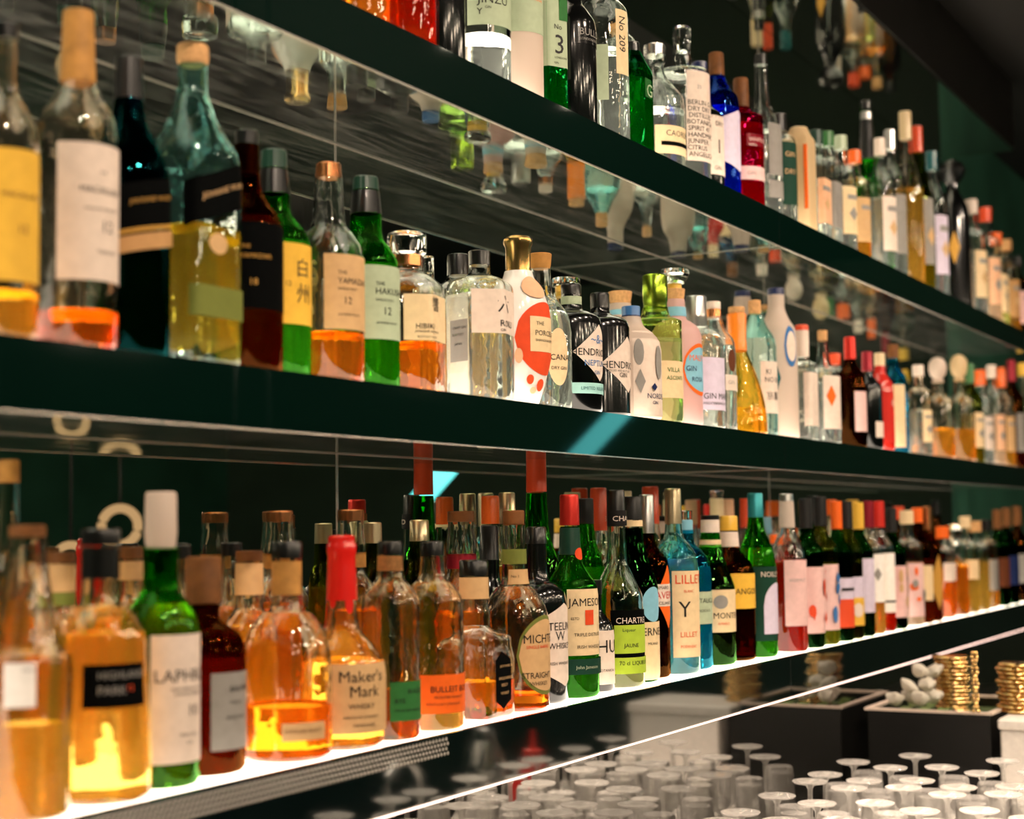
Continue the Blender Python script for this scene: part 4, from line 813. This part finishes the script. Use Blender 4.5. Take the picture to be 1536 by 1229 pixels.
for cx, w_, tp, ar, g, lq, cp, ll, lab in (
    (1212, 48, 748, 'wine', 'dkgreen', 'cola', 'm_black', LBL('p_pink', .46, .90)+scrawl('i_rust', 1), 'dark vermouth bottle with black capsule and red drawing on its label'),
    (1234, 48, 745, 'wine', 'olive', 'pale', 'm_black', LBL('p_pink', .46, .90)+scrawl('i_blue', 2), 'olive vermouth bottle with black capsule and blue drawing on its label'),
    (1258, 44, 752, 'wine', 'dkgreen', 'cola', 'c_orange', LBL('p_lilac', .55, .90)+[('i_rust', .70, .90, '-75', '55', (), 'rect', 'printed_patch'), ('i_ink', .62, .64, '-60', '30', (), 'rect', 'printed_line')], 'dark wine bottle with orange-red capsule and half red label'),
    (1274, 42, 752, 'wine', 'olive', 'cola', 'm_black', LBL('p_lilac', .55, .90)+[('i_yellow', .70, .90, '-75', '55', (), 'rect', 'printed_patch'), ('i_white', .74, .84, '-60', '-10', (), 'oval', 'printed_dot')], 'olive wine bottle with black capsule and half yellow label'),
    (1291, 42, 754, 'wine', 'dkgreen', 'cola', 'c_yellow', LBL('p_lilac', .42, .82), 'dark wine bottle with yellow capsule and plain lilac label'),
    (1306, 42, 752, 'wine', 'clear', 'gold', 'm_wine', LBL('p_chalk', .40, .76)+[('i_grey', .50, .60, '-60', '-20', (), 'diamond', 'printed_drawing')], 'clear wine bottle with burgundy capsule and chalk label'),
    (1322, 42, 752, 'wine', 'clear', 'red', 'c_red', LBL('p_chalk', .40, .85)+[('i_ink', .76, .775, '-75', '55', (), 'rect', 'printed_line')], 'clear wine bottle with red capsule and black line on its label'),
    (1341, 40, 762, 'wine', 'dkgreen', 'cola', 'm_black', LBL('p_pink', .48, .90)+scrawl('i_tan', 3, 5), 'dark wine bottle with black capsule and sepia drawing on its label'),
    (1364, 44, 766, 'gin', 'clear', 'peach', 'c_cream', LBL('p_pink', .46, .92)+scrawl('i_orange', 4, 4)+scrawl('i_grey', 5, 3), 'clear bottle with cream cap and orange watercolour label'),
    (1380, 40, 762, 'tall', 'brown', 'amber', 'c_orange', LBL('p_cream', .5, .8), 'brown bottle with orange cap and cream label'),
    (1395, 38, 760, 'wine', 'brown', 'dkamber', 'm_copper', [('p_gold', .42, .90, '-75', '20', (), 'diamond')], 'amber brown bottle with copper capsule and gold diamond label'),
    (1418, 40, 790, 'square', 'clear', 'orange', 'c_orange', LBL('p_white', .4, .6), 'cut-glass bottle with orange spirit and orange cap'),
    (1436, 38, 786, 'decanter', 'clear', 'orange', 'g_clear', (), 'crystal decanter with orange spirit'),
    (1452, 36, 775, 'gin', 'clear', 'gold', 'c_cream', LBL('p_cream', .45, .65), 'golden bottle with cream cap'),
    (1468, 36, 782, 'gin', 'clear', 'gold', 'cork', (), 'bright golden bottle with cork'),
    (1484, 34, 780, 'square', 'warm', 'amber', 'c_black', LBL('p_grey', .45, .8), 'amber square bottle with black cap and grey label'),
    (1500, 32, 765, 'wine', 'dkgreen', 'cola', 'dkwood', LBL('p_brown', .5, .8), 'dark bottle with brown banded capsule'),
    (1514, 32, 762, 'wine', 'dkgreen', 'cola', 'dkwood', LBL('p_navy', .5, .8), 'dark bottle with brown capsule and navy label'),
    (1530, 32, 760, 'wine', 'brown', 'cola', 'dkwood', LBL('p_grey', .5, .8), 'dark brown bottle with grey label')):
    bottle(L_, cx, w_, NB if ar == 'wine' else LB, lab+' on the lowest shelf', arch=ar, top=tp, caps=[cp], glass=g, liq=(lq, .55), labels=ll, shape='q' if ar == 'square' else 'o')

# ------------------------------------------------------------------ lowest shelf, rows behind
bottle(L_, 12, 70, WB, 'tall bottle with amber cork neck standing behind the big honey bottle', [(900, 70), (860, 60), (830, 40), (800, 34), (722, 30)], [('wood', [(724, 32), (690, 32)], 'stopper')], 'warm', ('amber', 900), d=1.19)
bottle(L_, 90, 84, WB, 'clear bottle with brown-topped paper neck label behind the broad golden one', [(960, 84), (938, 72), (922, 52), (908, 44), (850, 42)], [('dkwood', [(845, 43), (828, 43)])], 'warm', ('amber', 970), ex=[('neck_label', 'p_tan', [(888, 44), (847, 43.5)]), ('neck_sleeve', 'p_olive', [(908, 45), (889, 44.5)])], d=1.16)
bottle(L_, 195, 70, WB, 'bottle with amber banded neck in the row behind the green whisky', [(930, 70), (910, 58), (890, 40), (835, 36)], [('dkwood', [(838, 37), (820, 37)])], 'warm', ('amber', 930), ex=[('neck_label', 'p_tan', [(870, 39), (842, 38)])], d=1.18)
bottle(L_, 270, 64, WB, 'bottle with flat black cap glimpsed behind the wooden stopper', [(930, 64), (910, 54), (890, 36), (835, 32)], [('c_black', [(838, 34), (818, 34)])], 'warm', ('amber', 930), d=1.19)
bottle(L_, 348, 56, WB, 'slim clear bottle with black cap behind the dark amber bottle', [(930, 56), (912, 48), (895, 34), (830, 31)], [('c_black', [(834, 32), (814, 32)])], 'clear', ('gold', 940), d=1.20)
def crystal(cx, top, lab, band, cap, dd):
    bottle(L_, cx, 78, WB, lab, [(top+130, 78), (top+112, 64), (top+98, 46), (top+78, 42), (top+60, 46), (top+30, 40), (top+14, 40)], [(cap, [(top+16, 41), (top, 41)])], 'clear', ('orange', top+150), ex=[('neck_band', band, [(top+86, 45), (top+64, 45)])], d=dd)
crystal(420, 767, 'clear cut-glass bottle with copper cap behind the round bourbon', 'wood', 'm_copper', 1.19)
crystal(527, 765, 'clear cut-glass bottle with orange-brown cap behind the red wax', 'wood', 'm_copper', 1.18)
crystal(693, 767, 'clear bottle with brown cap and brown starred neck band', 'm_wine', 'dkwood', 1.15)
bottle(L_, 560, 46, WB, 'bottle with gold neck foil behind the green-labelled flask', [(880, 46), (860, 40), (845, 30), (815, 27)], [('m_champagne', [(815, 28), (784, 27)], 'capsule')], 'olive', ('gold', 880), d=1.20)
bottle(L_, 630, 48, LB, 'yellow-green bottle with gold printed neck foil behind the bourbon flasks', [(880, 48), (858, 42), (840, 32), (812, 29)], [('m_champagne', [(812, 30), (782, 29), (780, 28)], 'capsule')], 'olive', ('gold', 880), d=1.19)
bottle(L_, 737, 54, LB, 'bottle with ribbed orange screw cap behind the square whiskey', [(850, 54), (835, 46), (820, 32), (790, 27)], [('c_orange', [(786, 28), (748, 27), (744, 26)])], 'clear', ('orange', 850), d=1.20)
bottle(L_, 762, 50, LB, 'bottle with pale gold ribbed cap behind the oval-labelled bourbon', [(850, 50), (835, 44), (818, 30), (790, 26)], [('m_champagne', [(786, 27), (741, 25), (739, 24)])], 'clear', ('pale', 850), d=1.205)
bottle(L_, 735, 44, LB, 'black bottle with brown foil neck beside the square whiskey', [(900, 44), (882, 40), (866, 32), (840, 30)], [('m_black', [(868, 31), (790, 27), (788, 26)], 'capsule')], opaque='s_black', d=1.135)
bottle(L_, 806, 72, LB, 'square green herbal liqueur bottle with tall red-orange neck foil', [(860, 72), (840, 64), (815, 46), (790, 36), (740, 31)], [('c_rust', [(738, 31), (682, 30), (680, 29)], 'capsule')], 'green', ('cola', 838), d=1.14)
bottle(L_, 880, 52, LB, 'green bottle with black screw cap behind the red-capped whiskey', [(850, 52), (832, 46), (815, 32), (785, 25)], [('m_black', [(786, 26), (748, 25)])], 'green', ('lime', 850), d=1.16)
bottle(L_, 900, 56, LB, 'bright bottle with two-tone orange-red screw cap', [(860, 56), (842, 50), (825, 34), (796, 25)], [('c_rust', [(796, 26), (735, 25), (732, 24)])], 'clear', ('orange', 880), d=1.18)
bottle(L_, 938, 52, LB, 'pale bottle with cream screw cap behind the black capsule', [(840, 52), (825, 46), (808, 30), (780, 25)], [('c_cream', [(782, 26), (737, 25)])], 'clear', ('pale', 850), d=1.19)
bottle(L_, 978, 54, LB, 'bottle with orange-red cap behind the silver screw cap', [(850, 54), (832, 48), (815, 32), (785, 25)], [('c_rust', [(786, 26), (732, 25), (730, 24)])], 'clear', ('orange', 850), d=1.17)
bottle(L_, 1000, 48, LB, 'green bottle with black cap and white neck band behind the gold capsule', [(850, 48), (832, 42), (815, 28), (790, 24)], [('c_black', [(782, 25), (774, 25)]), ('c_white', [(800, 26), (782, 25)], 'neck_band')], 'green', ('lime', 850), d=1.19)
bottle(L_, 1078, 46, LB, 'clear bottle with pale round stopper behind the yellow cap', [(840, 46), (825, 40), (808, 26), (785, 21)], [('c_cream', [(786, 22), (748, 21)], 'cap'), ('g_clear', [(748, 20), (736, 23)], 'stopper')], 'clear', ('water', 850), d=1.19)
bottle(L_, 1095, 40, LB, 'slender clear bottle with pale cap behind the yellow-capped rum', [(840, 40), (825, 36), (808, 22), (785, 18)], [('c_peach', [(786, 19), (749, 18)])], 'clear', ('water', 850), d=1.20)
bottle(L_, 1120, 40, LB, 'slim bottle with long red neck foil beside the teal capsule', [(840, 40), (822, 34), (805, 20), (790, 16)], [('c_rust', [(792, 16), (748, 14)], 'capsule')], 'clear', ('red', 850), d=1.18)
bottle(L_, 1152, 40, LB, 'bottle with pale blue neck label behind the teal capsule', [(850, 40), (835, 34), (820, 22), (800, 18)], [('c_sky', [(802, 18), (776, 17)])], 'clear', ('blue', 850), d=1.18)
bottle(L_, 1222, 40, LB, 'shadowed bottle with tall black neck behind the patterned labels', arch='wine', top=744, caps=['m_black'], glass='dkgreen', liq=('cola', .5), d=1.17)
bottle(L_, 1249, 42, LB, 'bottle with round orange cap and white-red neck label behind the wines', arch='gin', top=750, caps=['c_orange'], glass='clear', liq=('red', .6), labels=[('p_white', .16, .30, '-80', '80')], d=1.17)
bottle(L_, 1283, 38, LB, 'bottle with pale yellow cap behind the dark wines', arch='gin', top=750, caps=['c_yellow'], glass='clear', liq=('gold', .6), d=1.18)
bottle(L_, 1352, 36, LB, 'bottle with orange-brown cap behind the watercolour label', arch='gin', top=760, caps=['c_rust'], glass='brown', liq=('amber', .6), d=1.18)
bottle(L_, 1408, 34, LB, 'dark bottle with black cap between amber bottles', arch='tall', top=752, caps=['c_black'], glass='brown', liq=('cola', .6), d=1.17)
print('CLASH', clashes)
